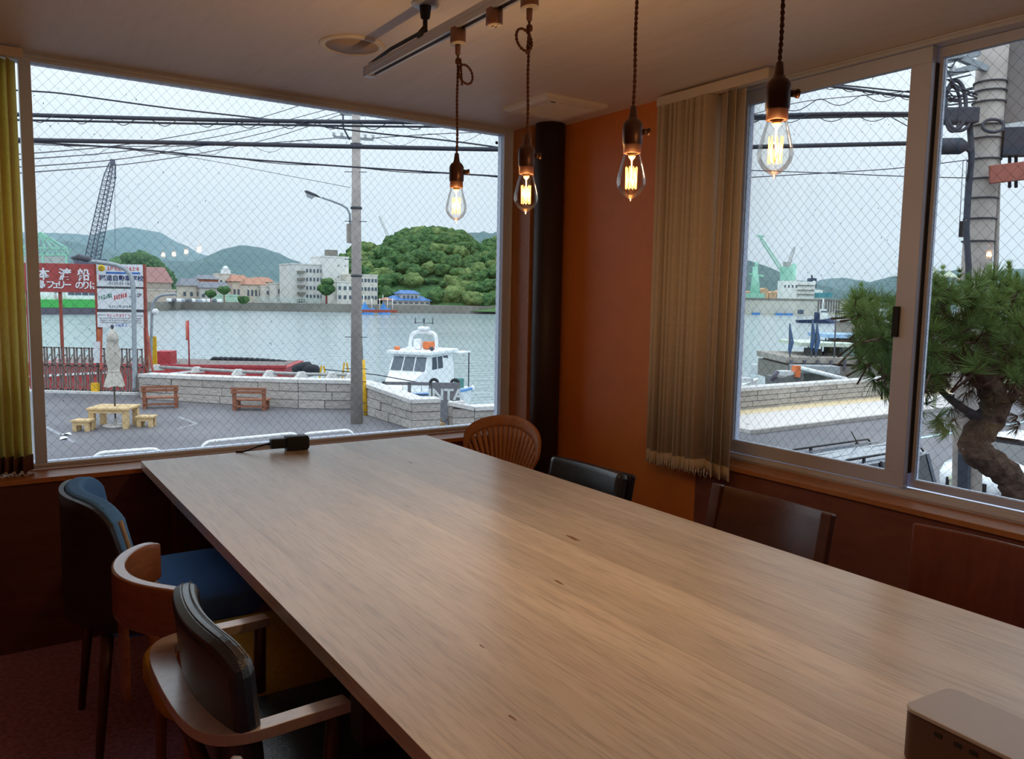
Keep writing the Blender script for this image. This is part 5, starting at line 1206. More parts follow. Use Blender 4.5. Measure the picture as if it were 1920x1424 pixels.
for i, (px, py, r_) in enumerate(((456, 563, 2.2), (395, 552, 2.0), (420, 545, 2.2), (788, 563, 2.0))):
    q = at(px, py, Y=303 if i else 300); o = thing('shore_bush', (q.x, q.y, LZ), ('round bush by the mint building', 'small tree beside the brick hall', 'small tree among the terracotta roofs', 'bush right of the blue-roofed house')[i], 'bush'); b = MB(); blob(b, Vector((0, 0, q.z-LZ)), r_, i); b.build('foliage', m_leaf, o); MB().tube([(0, 0, 0), (0, 0, q.z-LZ)], .2, 5).build('stem', m_rust, o)
# knoll trees behind the notice boards
bA = MB()
for i in range(46):
    px = rr.uniform(205, 318); pk = 473+abs(px-262)**1.5*.13; py = pk+rr.random()**1.5*45+5; blob(bA, at(px, py, D=600), rr.uniform(5, 8), i, rr.random()*6)
tag(bA.build('woodland', m_leaf), 'dark trees on the knoll behind the notice boards', 'woodland', kind='stuff')

# ---- blue workboats at the far quay, pontoon
m_wb = mat('workboat_blue', (64, 136, 206), rough=.5, var=.06)
for i, (px, w) in enumerate(((688, 30), (722, 22))):
    q = at(px, 585, Y=268+4*i); o = thing('workboat', (q.x, q.y, WZ), ('larger bright blue workboat at the far quay', 'smaller bright blue workboat at the far quay')[i], 'boat', 'blue workboats'); k = w/FPX*300
    MB().add([(-k/2, -1.2, 0), (k*.35, -1.2, 0), (k*.35, 1.2, 0), (-k/2, 1.2, 0), (-k/2, -1.4, 1.2), (k*.5, 0, 2.4), (k*.5, 0, 2.4), (-k/2, 1.4, 1.2)], [(3, 2, 1, 0), (4, 5, 6, 7), (0, 1, 5, 4), (1, 2, 6, 5), (2, 3, 7, 6), (3, 0, 4, 7)]).build('hull', m_wb, o)
    MB().add([(-k*.4, -1, 1.3), (k*.1, -1, 1.6), (k*.1, 1, 1.6), (-k*.4, 1, 1.3), (-k*.15, -.2, 4.4), (-k*.15, .2, 4.4)], [(0, 1, 4), (1, 2, 5, 4), (2, 3, 5), (3, 0, 4, 5), (3, 2, 1, 0)]).build('cabin', m_wb, o)
    MB().tube([(-k*.2, 0, 1.4), (-k*.2, 0, 7)], .12, 5).build('mast', m_wht, o)
fp = thing('far_pontoon', at(712, 586, Y=262), 'rusty pontoon below the blue workboats', 'pontoon'); MB().box(-6, 6, -2, 2, 0, .9).build('float', m_rust, fp)
for i, x in enumerate((-3, 0, 3, 5)): MB().tube([(x, 0, .5), (x, 0, 5)], .12, 5).build('pile', m_wht, fp)
aw = thing('red_awning', at(724, 563, Y=272), 'small rust-red awning behind the blue workboats', 'awning'); MB().add([(-3, -1.5, 0), (3, -1.5, 0), (3, 1.5, 0), (-3, 1.5, 0), (0, 0, 1.1)], [(0, 1, 4), (1, 2, 4), (2, 3, 4), (3, 0, 4), (3, 2, 1, 0)]).build('cloth', m_rtile, aw)
for s in (-2.6, 2.6): MB().tube([(s, 0, -3), (s, 0, .1)], .12, 5).build('post', m_wht, aw)

# ---- green ferry, lattice crane, mint canopy
fe0 = at(-20, 590, Z=WZ); fe1 = at(190, 590, Z=WZ); dvf = fe1-fe0; Lf = dvf.length
fe = thing('car_ferry', fe0, 'green and white car ferry under the red signboard', 'ferry', rz=atan2(dvf.y, dvf.x))
m_fg = mat('ferry_green', (70, 170, 84), rough=.5, var=.06); m_fk = mat('ferry_black', (92, 88, 100), rough=.6, var=.08)
MB().box(0, Lf, 0, 8, -.5, 1.9).build('lower_hull', m_fk, fe); MB().add([(0, -.1, 1.9), (Lf, -.1, 1.9), (Lf, 8, 1.9), (0, 8, 1.9), (0, -.1, 4.1), (Lf+.8, -.1, 4.1), (Lf+.8, 8, 4.1), (0, 8, 4.1)], [(3, 2, 1, 0), (4, 5, 6, 7), (0, 1, 5, 4), (1, 2, 6, 5), (2, 3, 7, 6), (3, 0, 4, 7)]).build('hull', m_fg, fe)
MB().box(Lf*.68, Lf*.97, 1, 6, 4.1, 7.4, bev=.3).build('bus_body', m_wht, fe)
for i in range(4): MB().box(Lf*(.70+.065*i), Lf*(.70+.065*i)+1.6, .93, 1.05, 5.4, 6.5).build('bus_window', m_fwin, fe)
MB().box(Lf*.42, Lf*.58, 2, 6, 4.1, 7.6).build('deck_house', m_wht, fe); MB().box(Lf*.40, Lf*.60, 1.5, 6.5, 7.6, 7.9).build('deck_roof', m_wht, fe)
for i in range(5): MB().tube([(Lf*(.45+.05*i), .5, 4), (Lf*(.45+.05*i), .5, 6)], .12, 5).build('rail_post', m_wht, fe)
def lattice(name, p, q, w0, w1, n, m, label, cat, r=.11, mid=True):
    p, q = Vector(p), Vector(q); d = (q-p).normalized(); s = d.cross(_f).normalized(); t_ = d.cross(s).normalized(); o = thing(name, p, label, cat)
    def cn(t, k): 
        w = lerp(w0, w1, t)*(1 if t < .85 else lerp(1, .55, (t-.85)/.15)); return (q-p)*t+s*(w/2*(1 if k in (0, 1) else -1))+t_*(w/2*(1 if k in (0, 3) else -1))
    for k in range(4): MB().tube([cn(i/n, k) for i in range(n+1)], r, 4, smooth=False).build('chord', m, o)
    b = MB()
    for i in range(n):
        for k in range(4):
            b.tube([cn(i/n, k), cn((i+1)/n, (k+1) % 4)], r*.55, 3, cap=False); b.tube([cn(i/n, k), cn(i/n, (k+1) % 4)], r*.5, 3, cap=False)
    b.build('lacing', m, o)['kind'] = 'stuff'; return o
m_boom = mat('boom_blue', (86, 92, 112), rough=.6, var=.08)
cb, ctip = at(172, 492, D=266), at(211, 306, D=260)
lc = lattice('crane_boom', cb, ctip, 3.3, 2.5, 22, m_boom, 'tall dark lattice crane boom rising behind the red sign', 'crane', r=.16)
MB().box(-.7, .7, -.7, .7, -.6, 1.2).build('boom_head', m_boom, lc, loc=ctip-cb)
hk = at(216, 470, D=260)-cb; MB().tube([ctip-cb+Vector((.6, 0, 0)), hk], .07, 4).build('hoist_rope', m_boom, lc); MB().ball(at(216, 333, D=260)-cb, .5, 1).build('hook_block', m_boom, lc)
for px in (176, 180): MB().tube([at(px, 480, D=265)-cb, ctip-cb], .05, 3).build('pendant_line', m_boom, lc)
cbx = thing('crane_barge', (cb.x, cb.y, WZ), 'dark crane barge below the lattice boom, behind the red sign', 'barge'); MB().box(-14, 10, -6, 6, -.5, 3).build('hull', m_fk, cbx); MB().box(-5, 4, -4, 4, 3, cb.z-WZ+1).build('crane_house', m_boom, cbx)
m_mint = mat('mint_steel', (150, 206, 184), rough=.6, var=.06)
mc = thing('mint_canopy', at(62, 500, D=285), 'mint green pyramidal steel canopy at the left edge of the harbour', 'canopy'); o = mc.location.copy(); K = lambda px, py, dd=0: at(px, py, D=285+dd)-o
ap_ = K(76, 436); 
for px in (40, 56, 70, 84, 98, 112, 126): MB().bar(ap_, K(px, 466), .5).build('rafter', m_mint, mc)
MB().bar(K(20, 464), K(127, 466), .5, .6).bar(K(20, 478), K(127, 478), .4, .6).build('ring_beam', m_mint, mc)
for px in range(24, 128, 10): MB().bar(K(px, 465), K(px+5, 478), .25).bar(K(px+5, 478), K(px+10, 465), .25).build('web', m_mint, mc)
for px in (30, 80, 124): MB().bar(K(px, 478), K(px, 560), .7).build('column', m_mint, mc)
MB().add([K(20, 480), K(127, 480), K(127, 520), K(20, 520), K(20, 480, 6), K(127, 480, 6), K(127, 520, 6), K(20, 520, 6)], [(0, 1, 2, 3), (7, 6, 5, 4), (0, 4, 5, 1), (1, 5, 6, 2), (3, 2, 6, 7), (0, 3, 7, 4)]).build('cladding', mat('canopy_grey', (170, 182, 178), rough=.8, var=.08), mc)
fb = lattice('far_boom', at(739, 470, D=420), at(711, 405, D=420), 1.2, .9, 14, m_sack, 'faint thin crane boom behind the wooded hill', 'crane', r=.09)
# ================================================================== street and harbour seen through the sliding window
m_pave = mat('pale_paving', (206, 200, 196), rough=.8, var=.06, scale=3); m_tact = mat('tan_paving', (216, 196, 160), rough=.8, var=.08, scale=4)
m_road = mat('street_asphalt', (136, 138, 142), rough=.6, var=.1, scale=.6); m_kerb = mat('kerb_stone', (158, 154, 150), rough=.8, var=.1, rnd=.06)
pv = MB().box(23.8, 70, 19.25, 23.12, GZ, GZ+.14).build('pavement', m_pave); struct(pv, 'pale pavement along the sea wall')
MB().box(23.8, 70, 22.1, 23.1, GZ+.14, GZ+.146).build('tan_band', m_tact, pv)
km = MB().box(-.495, .495, -.15, .0, 0, .16, bev=.015).mesh('kerb_stone', m_kerb)
for i in range(46): piece('kerb_stone', km, pv, (24.3+i, 19.25, GZ))
strip(Vector((24, 15.6, 0)), Vector((70, 15.6, 0)), .16, mat('pale_blue_line', (186, 220, 230), rough=.7, var=.05), 'road_line', gr)

# ---- cars
m_tyre2 = MATS['tyre_rubber']; m_cgl = mat('car_glass', (36, 42, 50), rough=.06, var=.1, spec=.9); m_chrome = mat('chrome', (200, 204, 208), rough=.2, metal=.9, var=.02); m_lampc = mat('lamp_clear', (210, 220, 226), rough=.1, var=.03)
def car(loc, rz, body, label, L_=4.4, W_=1.78, suv=True, rails=True):
    t = thing('parked_car', loc, label, 'car', rz=rz); h = L_/2; w = W_/2
    H = 1.72 if suv else 1.5
    # body sections: x, half width at sill/shoulder, z sill, z shoulder
    sx = [(-h, w*.80, .38, .95), (-h+.12, w*.93, .30, 1.02), (-h+.7, w, .26, 1.04), (0, w, .26, 1.02), (h-1.3, w*.99, .26, .98), (h-.45, w*.93, .28, .88), (h-.08, w*.80, .34, .76), (h, w*.70, .40, .62)]
    V = []; F = []
    for x, hw, z0, z1 in sx: V += [(x, -hw*.95, z0), (x, -hw, (z0+z1)/2), (x, -hw*.96, z1), (x, -hw*.55, z1+.06), (x, hw*.55, z1+.06), (x, hw*.96, z1), (x, hw, (z0+z1)/2), (x, hw*.95, z0)]
    for i in range(len(sx)-1):
        for j in range(8): F.append((i*8+j, i*8+(j+1) % 8, i*8+8+(j+1) % 8, i*8+8+j))
    F += [tuple(range(7, -1, -1)), tuple(8*(len(sx)-1)+k for k in range(8))]
    MB().add(V, F, True).build('body', body, t)
    rb0 = -h+.10 if suv else -h+.5; wf = h-.95 if suv else h-1.25
    g = [(rb0, w*.86, 1.02), (wf, w*.88, 1.0), (wf-.75, w*.70, H-.06), (rb0+.16, w*.72, H-.06)]
    V = [(x, -y, z) for x, y, z in g]+[(x, y, z) for x, y, z in g]
    MB().add(V, [(0, 3, 2, 1), (4, 5, 6, 7), (1, 2, 6, 5), (3, 0, 4, 7), (2, 3, 7, 6)]).build('cabin_glass', m_cgl, t)
    x0, x1 = rb0+.12, wf-.68; n_ = 8; V = []; F = []
    for i in range(n_+1):
        x = lerp(x0, x1, i/n_); k = sin(pi*(.12+.76*i/n_))
        V += [(x, -w*.735, H-.08), (x, -w*.66, H-.02+.02*k), (x, -w*.3, H+.035*k), (x, w*.3, H+.035*k), (x, w*.66, H-.02+.02*k), (x, w*.735, H-.08)]
    for i in range(n_):
        for j in range(5): F.append((i*6+j, i*6+j+1, i*6+7+j, i*6+6+j))
    MB().add(V, F, True).build('roof', body, t)
    for y in (-.36, -.12, .12, .36): MB().box(x0+.1, x1-.1, y*w*1.5-.012, y*w*1.5+.012, H+.012, H+.036).build('roof_rib', body, t)
    for s in (1, -1):
        for a, b_ in ((g[1], g[2]), (g[0], g[3])): MB().bar((a[0], s*(a[1]+.01), a[2]), (b_[0], s*(b_[1]+.01), b_[2]), .06).build('pillar', body, t)
        xm = (rb0+wf)/2-.1; MB().bar((xm, s*(w*.87+.005), 1.02), (xm-.05, s*(w*.71+.005), H-.06), .05).build('pillar', m_blk, t)
        if rails: MB().tube([(x0+.15, s*w*.70, H-.01), (x0+.25, s*w*.70, H+.07), (x1-.4, s*w*.69, H+.08), (x1-.05, s*w*.69, H-.01)], .022, 6).box(-.03, .03, s*w*.70-.02, s*w*.70+.02, H-.03, H+.07).build('roof_rail', m_blk, t)
        MB().bbox(wf-.42, wf-.22, s*(w+.02)-.0, s*(w+.02)+.2, 1.02, 1.2, .04).build('mirror', body, t) if s > 0 else MB().bbox(wf-.42, wf-.22, -(w+.22), -(w+.02), 1.02, 1.2, .04).build('mirror', body, t)
        MB().add([(h-.5, s*w*.93, .80), (h-.1, s*w*.82, .70), (h-.02, s*w*.58, .66), (h-.2, s*w*.62, .78), (h-.5, s*w*.9, .72), (h-.12, s*w*.8, .60), (h-.03, s*w*.58, .58), (h-.2, s*w*.6, .66)], [(0, 1, 2, 3), (4, 7, 6, 5), (0, 4, 5, 1), (1, 5, 6, 2), (2, 6, 7, 3), (3, 7, 4, 0)]).build('headlight', m_lampc, t)
        for x in (-h+.82, h-.85): MB().lathe([(.2, -.1), (.31, -.1), (.33, -.04), (.33, .04), (.31, .1), (.2, .1)], 20, c=(x, s*(w-.1), .33), M=Matrix.Rotation(pi/2, 4, 'X')).lathe([(0, -.09), (.2, -.09), (.2, .09), (0, .09)], 16, c=(x, s*(w-.1), .33), M=Matrix.Rotation(pi/2, 4, 'X')).build('wheel', m_tyre2, t)
    MB().box(h-.06, h+.03, -w*.55, w*.55, .36, .62, bev=.02).build('grille', m_blk, t)
    e = MB()
    for ry, rz_ in ((.085, .055), (.03, .05)): e.tube([(h+.04, ry*cos(a), .56+rz_*sin(a)) for a in [2*pi*i/16 for i in range(16)]], .008, 4, closed=True)
    e.build('emblem', m_chrome, t)
    MB().box(-h-.02, -h+.1, -w*.6, w*.6, .95, 1.0).build('tailgate_trim', m_blk, t)
    return t
m_cdark = mat('dark_car_paint', (104, 112, 124), rough=.2, var=.03, spec=.7, coat=1.0); m_cwhite = mat('white_car_paint', (236, 240, 244), rough=.25, var=.02, spec=.6, coat=.4)
cr = at(1600, 846, Z=GZ+1.72); ce = at(1738, 860, Z=GZ+1.2)
sv = car((17.45-2.6, 9.78, GZ), pi, m_cdark, 'dark grey car with ribbed roof and roof rails, below the sliding window', L_=5.2)
an = at(1608, 812, Z=GZ+2.0); a_ = an-Vector(sv.location); a_.x, a_.y = -a_.x, -a_.y
MB().lathe([(.05, 0), (.03, .04), (.01, .06)], 8, c=(a_.x, a_.y, 1.74)).tube([(a_.x, a_.y, 1.78), (a_.x+.25, a_.y, 2.05)], .012, 5).build('antenna', m_blk, sv)
f0, f1 = at(1745, 888, Z=GZ+.62), at(1888, 906, Z=GZ+.72)
wc = car((f0.x+2.2, (f0.y+f1.y)/2, GZ), pi, m_cwhite, 'white car facing left behind the pine trunk', suv=False, rails=False, W_=max(1.75, min(2.0, abs(f0.y-f1.y))))

# ---- posts
m_pgreen = mat('pale_green_paint', (196, 204, 180), rough=.6, var=.06)
gp0 = at(1793, 905, D=11.5); gpz = gp0.z-.2; gpp = thing('ornamental_post', (gp0.x, gp0.y, GZ), 'pale green fluted post with a collar in front of the white car', 'post'); zc_ = gp0.z-GZ
MB().lathe([(.10, 0), (.09, zc_-.1), (.09, zc_+.02), (.105, zc_+.04), (.105, zc_+.08), (.065, zc_+.1), (.058, zc_+1.6), (.065, zc_+1.62), (.03, zc_+1.7), (0, zc_+1.72)], 18).build('shaft', m_pgreen, gpp)
q = at(1829, 560, D=13); dp_ = thing('dome_post', (q.x, q.y, GZ), 'pale stone post with a domed cap behind the big utility pole', 'post'); zt_ = at(1829, 520, D=13).z-GZ
MB().lathe([(.13, 0), (.12, zt_-.2), (.15, zt_-.1)], 16).build('shaft', m_cope, dp_); MB().lathe([(.27, zt_-.1), (.28, zt_-.03), (.24, zt_+.08), (.14, zt_+.2), (.05, zt_+.25), (.06, zt_+.3), (.04, zt_+.36), (0, zt_+.38)], 20).build('cap', m_tact, dp_)
q = at(1763, 600, D=37); tl_ = thing('twin_lantern', (q.x, q.y, GZ), 'street lamp with two glass lanterns behind the pine', 'street lamp'); zl = at(1763, 536, D=37).z-GZ
MB().tube([(0, 0, .14), (0, 0, zl-.5)], .09, 10).build('column', m_pgreen, tl_)
m_lglass = glass('lantern_glass', (.88, .92, .93)); rdir = Vector((_r.x, _r.y, 0)).normalized()
for px in (1748, 1778):
    c_ = at(px, 536 if px < 1760 else 540, D=37)-Vector((q.x, q.y, GZ)); MB().tube([(0, 0, zl-.55), (c_.x*.6, c_.y*.6, zl-.6), (c_.x, c_.y, c_.z-.02)], .03, 6).build('arm', m_pgreen, tl_)
    l_ = MB().lathe([(.16, 0), (.32, .45), (.30, .46)], 8, c=c_, smooth=False).build('lantern', m_lglass, tl_); MB().lathe([(.37, .45), (.32, .53), (.16, .67), (.05, .74), (.05, .83), (0, .85)], 12, c=c_).lathe([(.08, -.06), (.18, 0), (.08, .03)], 10, c=c_).build('lantern_cap', m_pgreen, l_)
    for k in range(4): a = pi/4+k*pi/2; MB().tube([c_+Vector((.16*cos(a), .16*sin(a), 0)), c_+Vector((.32*cos(a), .32*sin(a), .45))], .02, 4).build('lantern_bar', m_pgreen, l_)
# ---- big utility pole
Dp = 9.6; bp_ = at(1846, 300, D=Dp); bpl = Vector((bp_.x, bp_.y, GZ)); up2 = thing('utility_pole', bpl, 'thick concrete utility pole with cable closures and coils, beyond the sliding window', 'utility pole')
U = lambda px, py, dd=0: at(px, py, D=Dp+dd)-bpl
LN = rdir*.24; MB().tube([LN, Vector((0, 0, 4.3)), Vector((0, 0, 8.6))-LN*.0], [.17, .165, .165], 24).build('shaft', m_pole, up2)
MB().bar(LN-rdir*.12-_f*.15, Vector((0, 0, 3.2))+LN*.25-rdir*.12-_f*.15, .12, .08).build('cable_guard', m_cable, up2)
for py in (238, 262, 300, 336, 372, 410, 452, 160, 176, 196): 
    z = U(1846, py).z; MB().lathe([(.172, z-.008), (.186, z-.008), (.186, z+.008), (.172, z+.008)], 20).build('band', m_dksteel, up2)
MB().box(-.13, .13, -.1, .1, -.09, .09, bev=.02).build('junction_box', m_cable, up2, loc=U(1808, 218, -.25), rot=(0, 0, -YAW)); MB().box(-.28, .26, -.09, .09, -.09, .09, bev=.03).build('junction_box', m_cable, up2, loc=U(1770, 218, -.25), rot=(0, 0, -YAW))
MB().tube([U(1735, 275, -.3), U(1740, 275, -.3), U(1800, 274, -.3), U(1812, 275, -.3)], [.07, .095, .095, .05], 12).build('splice_closure', m_cable, up2)
for k, (cx_, cy_, rx, ry, r_) in enumerate(((1792, 197, 19, 46, .024), (1796, 226, 22, 20, .02), (1786, 205, 15, 42, .018), (1862, 236, 20, 12, .018))):
    MB().tube([U(cx_+rx*cos(a), cy_+ry*sin(a), -.3-.03*sin(a)) for a in [2*pi*i/28 for i in range(28)]], r_, 6, closed=True).build('cable_coil', m_cable, up2)
MB().tube([U(1818, 232, -.22), U(1822, 290, -.2), U(1816, 360, -.2), U(1812, 430, -.2), U(1816, 500, -.2), U(1812, 700, -.2)], .035, 8).build('riser_cable', m_cable, up2)
MB().tube([U(1808, 275, -.3), U(1818, 284, -.25), U(1820, 300, -.22), U(1815, 340, -.2)], .025, 6).build('riser_cable', m_cable, up2)
for a, b_ in (((1735, 150), (1835, 124)), ((1735, 122), (1835, 100)), ((1770, 95), (1850, 130))): MB().bar(U(*a, -.25), U(*b_, -.2), .07).build('cross_arm', m_steel, up2)
for (x, y) in ((1752, 118), (1770, 112), (1788, 108), (1806, 104), (1760, 143), (1785, 137)): MB().lathe([(.02, -.03), (.045, 0), (.025, .03), (.045, .06), (.015, .1), (0, .1)], 8, c=U(x, y, -.25)).build('insulator', m_ins, up2)
rr = random.Random(4)
for i in range(9): 
    a = (rr.uniform(1735, 1800), rr.uniform(105, 175)); b_ = (rr.uniform(1790, 1835), rr.uniform(95, 185)); MB().tube([U(*a, -.3), U((a[0]+b_[0])/2, max(a[1], b_[1])+rr.uniform(0, 12), -.32), U(*b_, -.25)], .009, 5).build('jumper_wire', m_cable, up2)
for (x0, y0, x1, y1) in ((1735, 196, 1830, 190), (1735, 178, 1832, 186), (1778, 150, 1832, 178), (1784, 158, 1832, 184)): MB().tube([U(x0, y0, -.3), U((x0+x1)/2, (y0+y1)/2+4, -.3), U(x1, y1, -.22)], .010, 5).build('jumper_wire', m_cable, up2)
for px in (1806, 1813): MB().tube([U(px, 300, -.5), U(px-8, 440, -.5)], .004, 4).build('hanging_wire', m_cable, up2)
MB().box(-.02, .02, -.02, .02, -.09, .09).build('pull_tag', m_blk, up2, loc=U(1803, 430, -.5))
# panel, transformer and brown sign carried on the pole
MB().box(-.02, .75, -.08, .08, -.5, .62).build('grey_panel', mat('weathered_panel', (122, 116, 114), rough=.8, var=.15, scale=3), up2, loc=U(1880, 180, -.05), rot=(0, 0, -YAW-.3))
MB().box(-.1, .75, -.03, .03, -.035, .035).build('bracket', m_ins, up2, loc=U(1880, 240, -.15), rot=(0, -.13, -YAW-.3)); MB().box(0, .75, -.1, .1, -.16, .16).build('transformer_box', m_cable, up2, loc=U(1878, 268, -.1), rot=(0, 0, -YAW-.3))
for px in (1893, 1905): MB().tube([U(px, 290, -.1), U(px, 352, -.1)], .02, 6).build('conduit', m_cable, up2)
MB().box(0, .75, -.03, .03, -.105, .105, bev=.01).build('brown_sign', mat('brown_sign', (158, 92, 78), rough=.6, var=.1), up2, loc=U(1855, 328, -.25), rot=(0, -.10, -YAW-.3))
MB().tube([U(1872, 300, .1), U(1868, 480, .1), U(1858, 700, .1)], .03, 8).build('conduit', m_pole, up2)
# wires on the right
cable([(1380, 224), (1485, 193), (1560, 184), (1660, 176), (1800, 160)], .005, 'thin looped wire rising to the big pole', D=10, spiral=.55, spread=.05)
cable([(1540, 160), (1585, 165), (1640, 173), (1705, 182), (1800, 190)], .018, 'thick twisted cable entering from the upper right', D=10.2, spiral=.25, spread=.02)
cable([(1560, 158), (1640, 166), (1705, 173), (1810, 182)], .010, 'thin wire above the twisted cable at the upper right', D=10.2)
cable([(1370, 335), (1420, 332), (1560, 324), (1690, 316), (1815, 300)], .006, 'thin wire rising gently to the right across the sliding window', D=10)
cable([(1370, 319), (1420, 320), (1560, 325), (1690, 331), (1815, 334)], .006, 'thin wire falling gently to the right across the sliding window', D=10)
cable([(1670, 219), (1700, 236), (1720, 246)], .006, 'short slack wire beside the window mullion', D=10)

# ---- shipyard, tug and moored craft
m_dock = mat('floating_dock', (196, 194, 182), rough=.85, var=.08, scale=.1); m_ship = mat('ship_white', (226, 230, 226), rough=.6, var=.05); m_orange = mat('orange_sheds', (216, 176, 140), rough=.85, var=.2, scale=.08); m_teal = mat('ship_teal', (70, 138, 148), rough=.6, var=.06)
dk0, dk1 = at(1372, 588, D=430), at(1592, 586, D=430); ddk = dk1-dk0; ddk.z = 0; adk = atan2(ddk.y, ddk.x)
dk = thing('floating_dock', (dk0.x, dk0.y, WZ), 'long pale floating dock of the shipyard', 'dock', rz=adk); Ld = ddk.length; Hd = at(1480, 562, D=430).z-WZ
MB().box(0, Ld*1.02, 0, 14, -.5, Hd).build('hull', m_dock, dk); MB().box(0, Ld*1.02, -.3, .4, Hd-.5, Hd+.5).build('top_rail', m_fwall, dk)
for x in (.56, .02): MB().box(Ld*x, Ld*x+3.2, -.15, .1, .8, 3.0).build('opening', m_fwin, dk)
for i in range(9): MB().box(Ld*(.73+.022*i), Ld*(.73+.022*i)+.4, -.5, -.1, 2, Hd).build('fender_pile', m_fk, dk)
for x in (.17, .37, .45): MB().box(Ld*x, Ld*x+4, -1.8, -.2, -.2, 1.0).build('blue_raft', m_wb, dk)
od = Vector((dk0.x, dk0.y, WZ)); KD = lambda px, py, dd=0: at(px, py, D=452+dd)
sh = thing('ship_superstructure', KD(1500, 562), 'white ship superstructure with a dark funnel in the shipyard', 'ship', rz=adk); so = sh.location.copy(); kx_ = lambda px: (at(px, 540, D=452)-so).dot(ddk.normalized()); kz_ = lambda py: at(1500, py, D=452).z-so.z
MB().box(kx_(1468), kx_(1500), 2, 10, -2, kz_(527)).box(kx_(1500), kx_(1530), 2, 10, -2, kz_(528)).box(kx_(1530), kx_(1545), 2, 10, -2, kz_(543)).build('house', m_ship, sh)
for py in (536, 545, 553): MB().box(kx_(1496), kx_(1528), 1.2, 2, kz_(py), kz_(py)+.5).build('deck_edge', m_fwall, sh)
MB().box(kx_(1521), kx_(1534), 3, 8, kz_(540), kz_(521), bev=.5).build('funnel', mat('funnel_dark', (56, 66, 88), var=.05), sh); MB().lathe([(0, 0), (1.2, 0), (1.2, .2), (0, .2)], 14, c=(kx_(1528.5), 2.9, kz_(530)), M=Matrix.Rotation(pi/2, 4, 'X')).build('funnel_emblem', m_ship, sh)
MB().tube([(kx_(1527), 5, kz_(522)), (kx_(1526), 5, kz_(515))], .5, 6).build('exhaust', m_fk, sh); MB().tube([(kx_(1497), 5, kz_(528)), (kx_(1497), 5, kz_(505))], .3, 5).build('mast', m_ship, sh)
MB().add([(kx_(1530), 1, kz_(558)), (kx_(1561), 1, kz_(556)), (kx_(1561), 9, kz_(556)), (kx_(1530), 9, kz_(558)), (kx_(1530), 1, kz_(549)), (kx_(1563), 1, kz_(548)), (kx_(1563), 9, kz_(548)), (kx_(1530), 9, kz_(549))], [(3, 2, 1, 0), (4, 5, 6, 7), (0, 1, 5, 4), (1, 2, 6, 5), (2, 3, 7, 6), (3, 0, 4, 7)]).build('teal_hull', m_teal, sh)
for i in range(4): MB().box(kx_(1472+7*i), kx_(1475+7*i), 1.9, 2, kz_(540), kz_(535)).build('porthole', m_fwin, sh)
for i in range(7):
    hq = KD(1445, 558, 34)+ddk.normalized()*(-16+5*i); hs_ = thing('shipyard_shed', (hq.x, hq.y, WZ), 'orange-tan shed behind the floating dock, %s from the left' % ('first', 'second', 'third', 'fourth', 'fifth', 'sixth', 'seventh')[i], 'shed', 'shipyard sheds', rz=adk); zs_ = hq.z-WZ+2.5+((i*37) % 3)
    MB().box(0, 4.5, 0, 8, 0, zs_).build('walls', m_orange, hs_); MB().add([(-.2, -.2, zs_), (4.7, -.2, zs_), (4.7, 8.2, zs_), (-.2, 8.2, zs_), (2.25, -.2, zs_+1.3), (2.25, 8.2, zs_+1.3)], [(0, 1, 4), (1, 2, 5, 4), (2, 3, 5), (3, 0, 4, 5), (3, 2, 1, 0)]).build('roof', m_orange, hs_)
tw = thing('shipyard_tower', KD(1416, 560), 'mint green tower crane base in the shipyard', 'crane'); to = tw.location.copy(); kt = lambda px, py: at(px, py, D=452)-to
MB().tube([kt(1416, 562), kt(1416, 500)], [3.2, 1.3], 8).box(-4.5, 4.5, -3, 3, -1, 3).bar(kt(1405, 514), kt(1432, 518), 1.2).tube([kt(1418, 505), kt(1419, 492)], 1.0, 6).build('tower', m_mint, tw)
jc = lattice('jib_crane', at(1474, 520, D=474), at(1424, 443, D=474), 2.0, 1.2, 16, m_mint, 'long mint green jib crane leaning left over the shipyard', 'crane', r=.16); jo = Vector(jc.location)
MB().bar(at(1420, 442, D=474)-jo, at(1432, 444, D=474)-jo, 1.0).build('jib_head', m_mint, jc); MB().tube([at(1473, 560, D=474)-jo, at(1472, 512, D=474)-jo], [2.6, 1.8], 8).build('tower', m_mint, jc); MB().box(-2.5, 2.5, -2.5, 2.5, -2, 6).build('cab', m_mint, jc); MB().box(-1.5, 1.5, -1.5, 1.5, 5, 9).build('machinery', m_sack, jc)
j2 = lattice('jib_crane', at(1479, 495, D=500), at(1490, 463, D=500), 1.6, 1.2, 8, m_sack, 'short pale jib crane standing behind the long jib', 'crane', r=.14); jo = Vector(j2.location); MB().tube([at(1489, 592, D=500)-jo, at(1488, 495, D=500)-jo], 1.6, 8).build('tower', m_mint, j2)
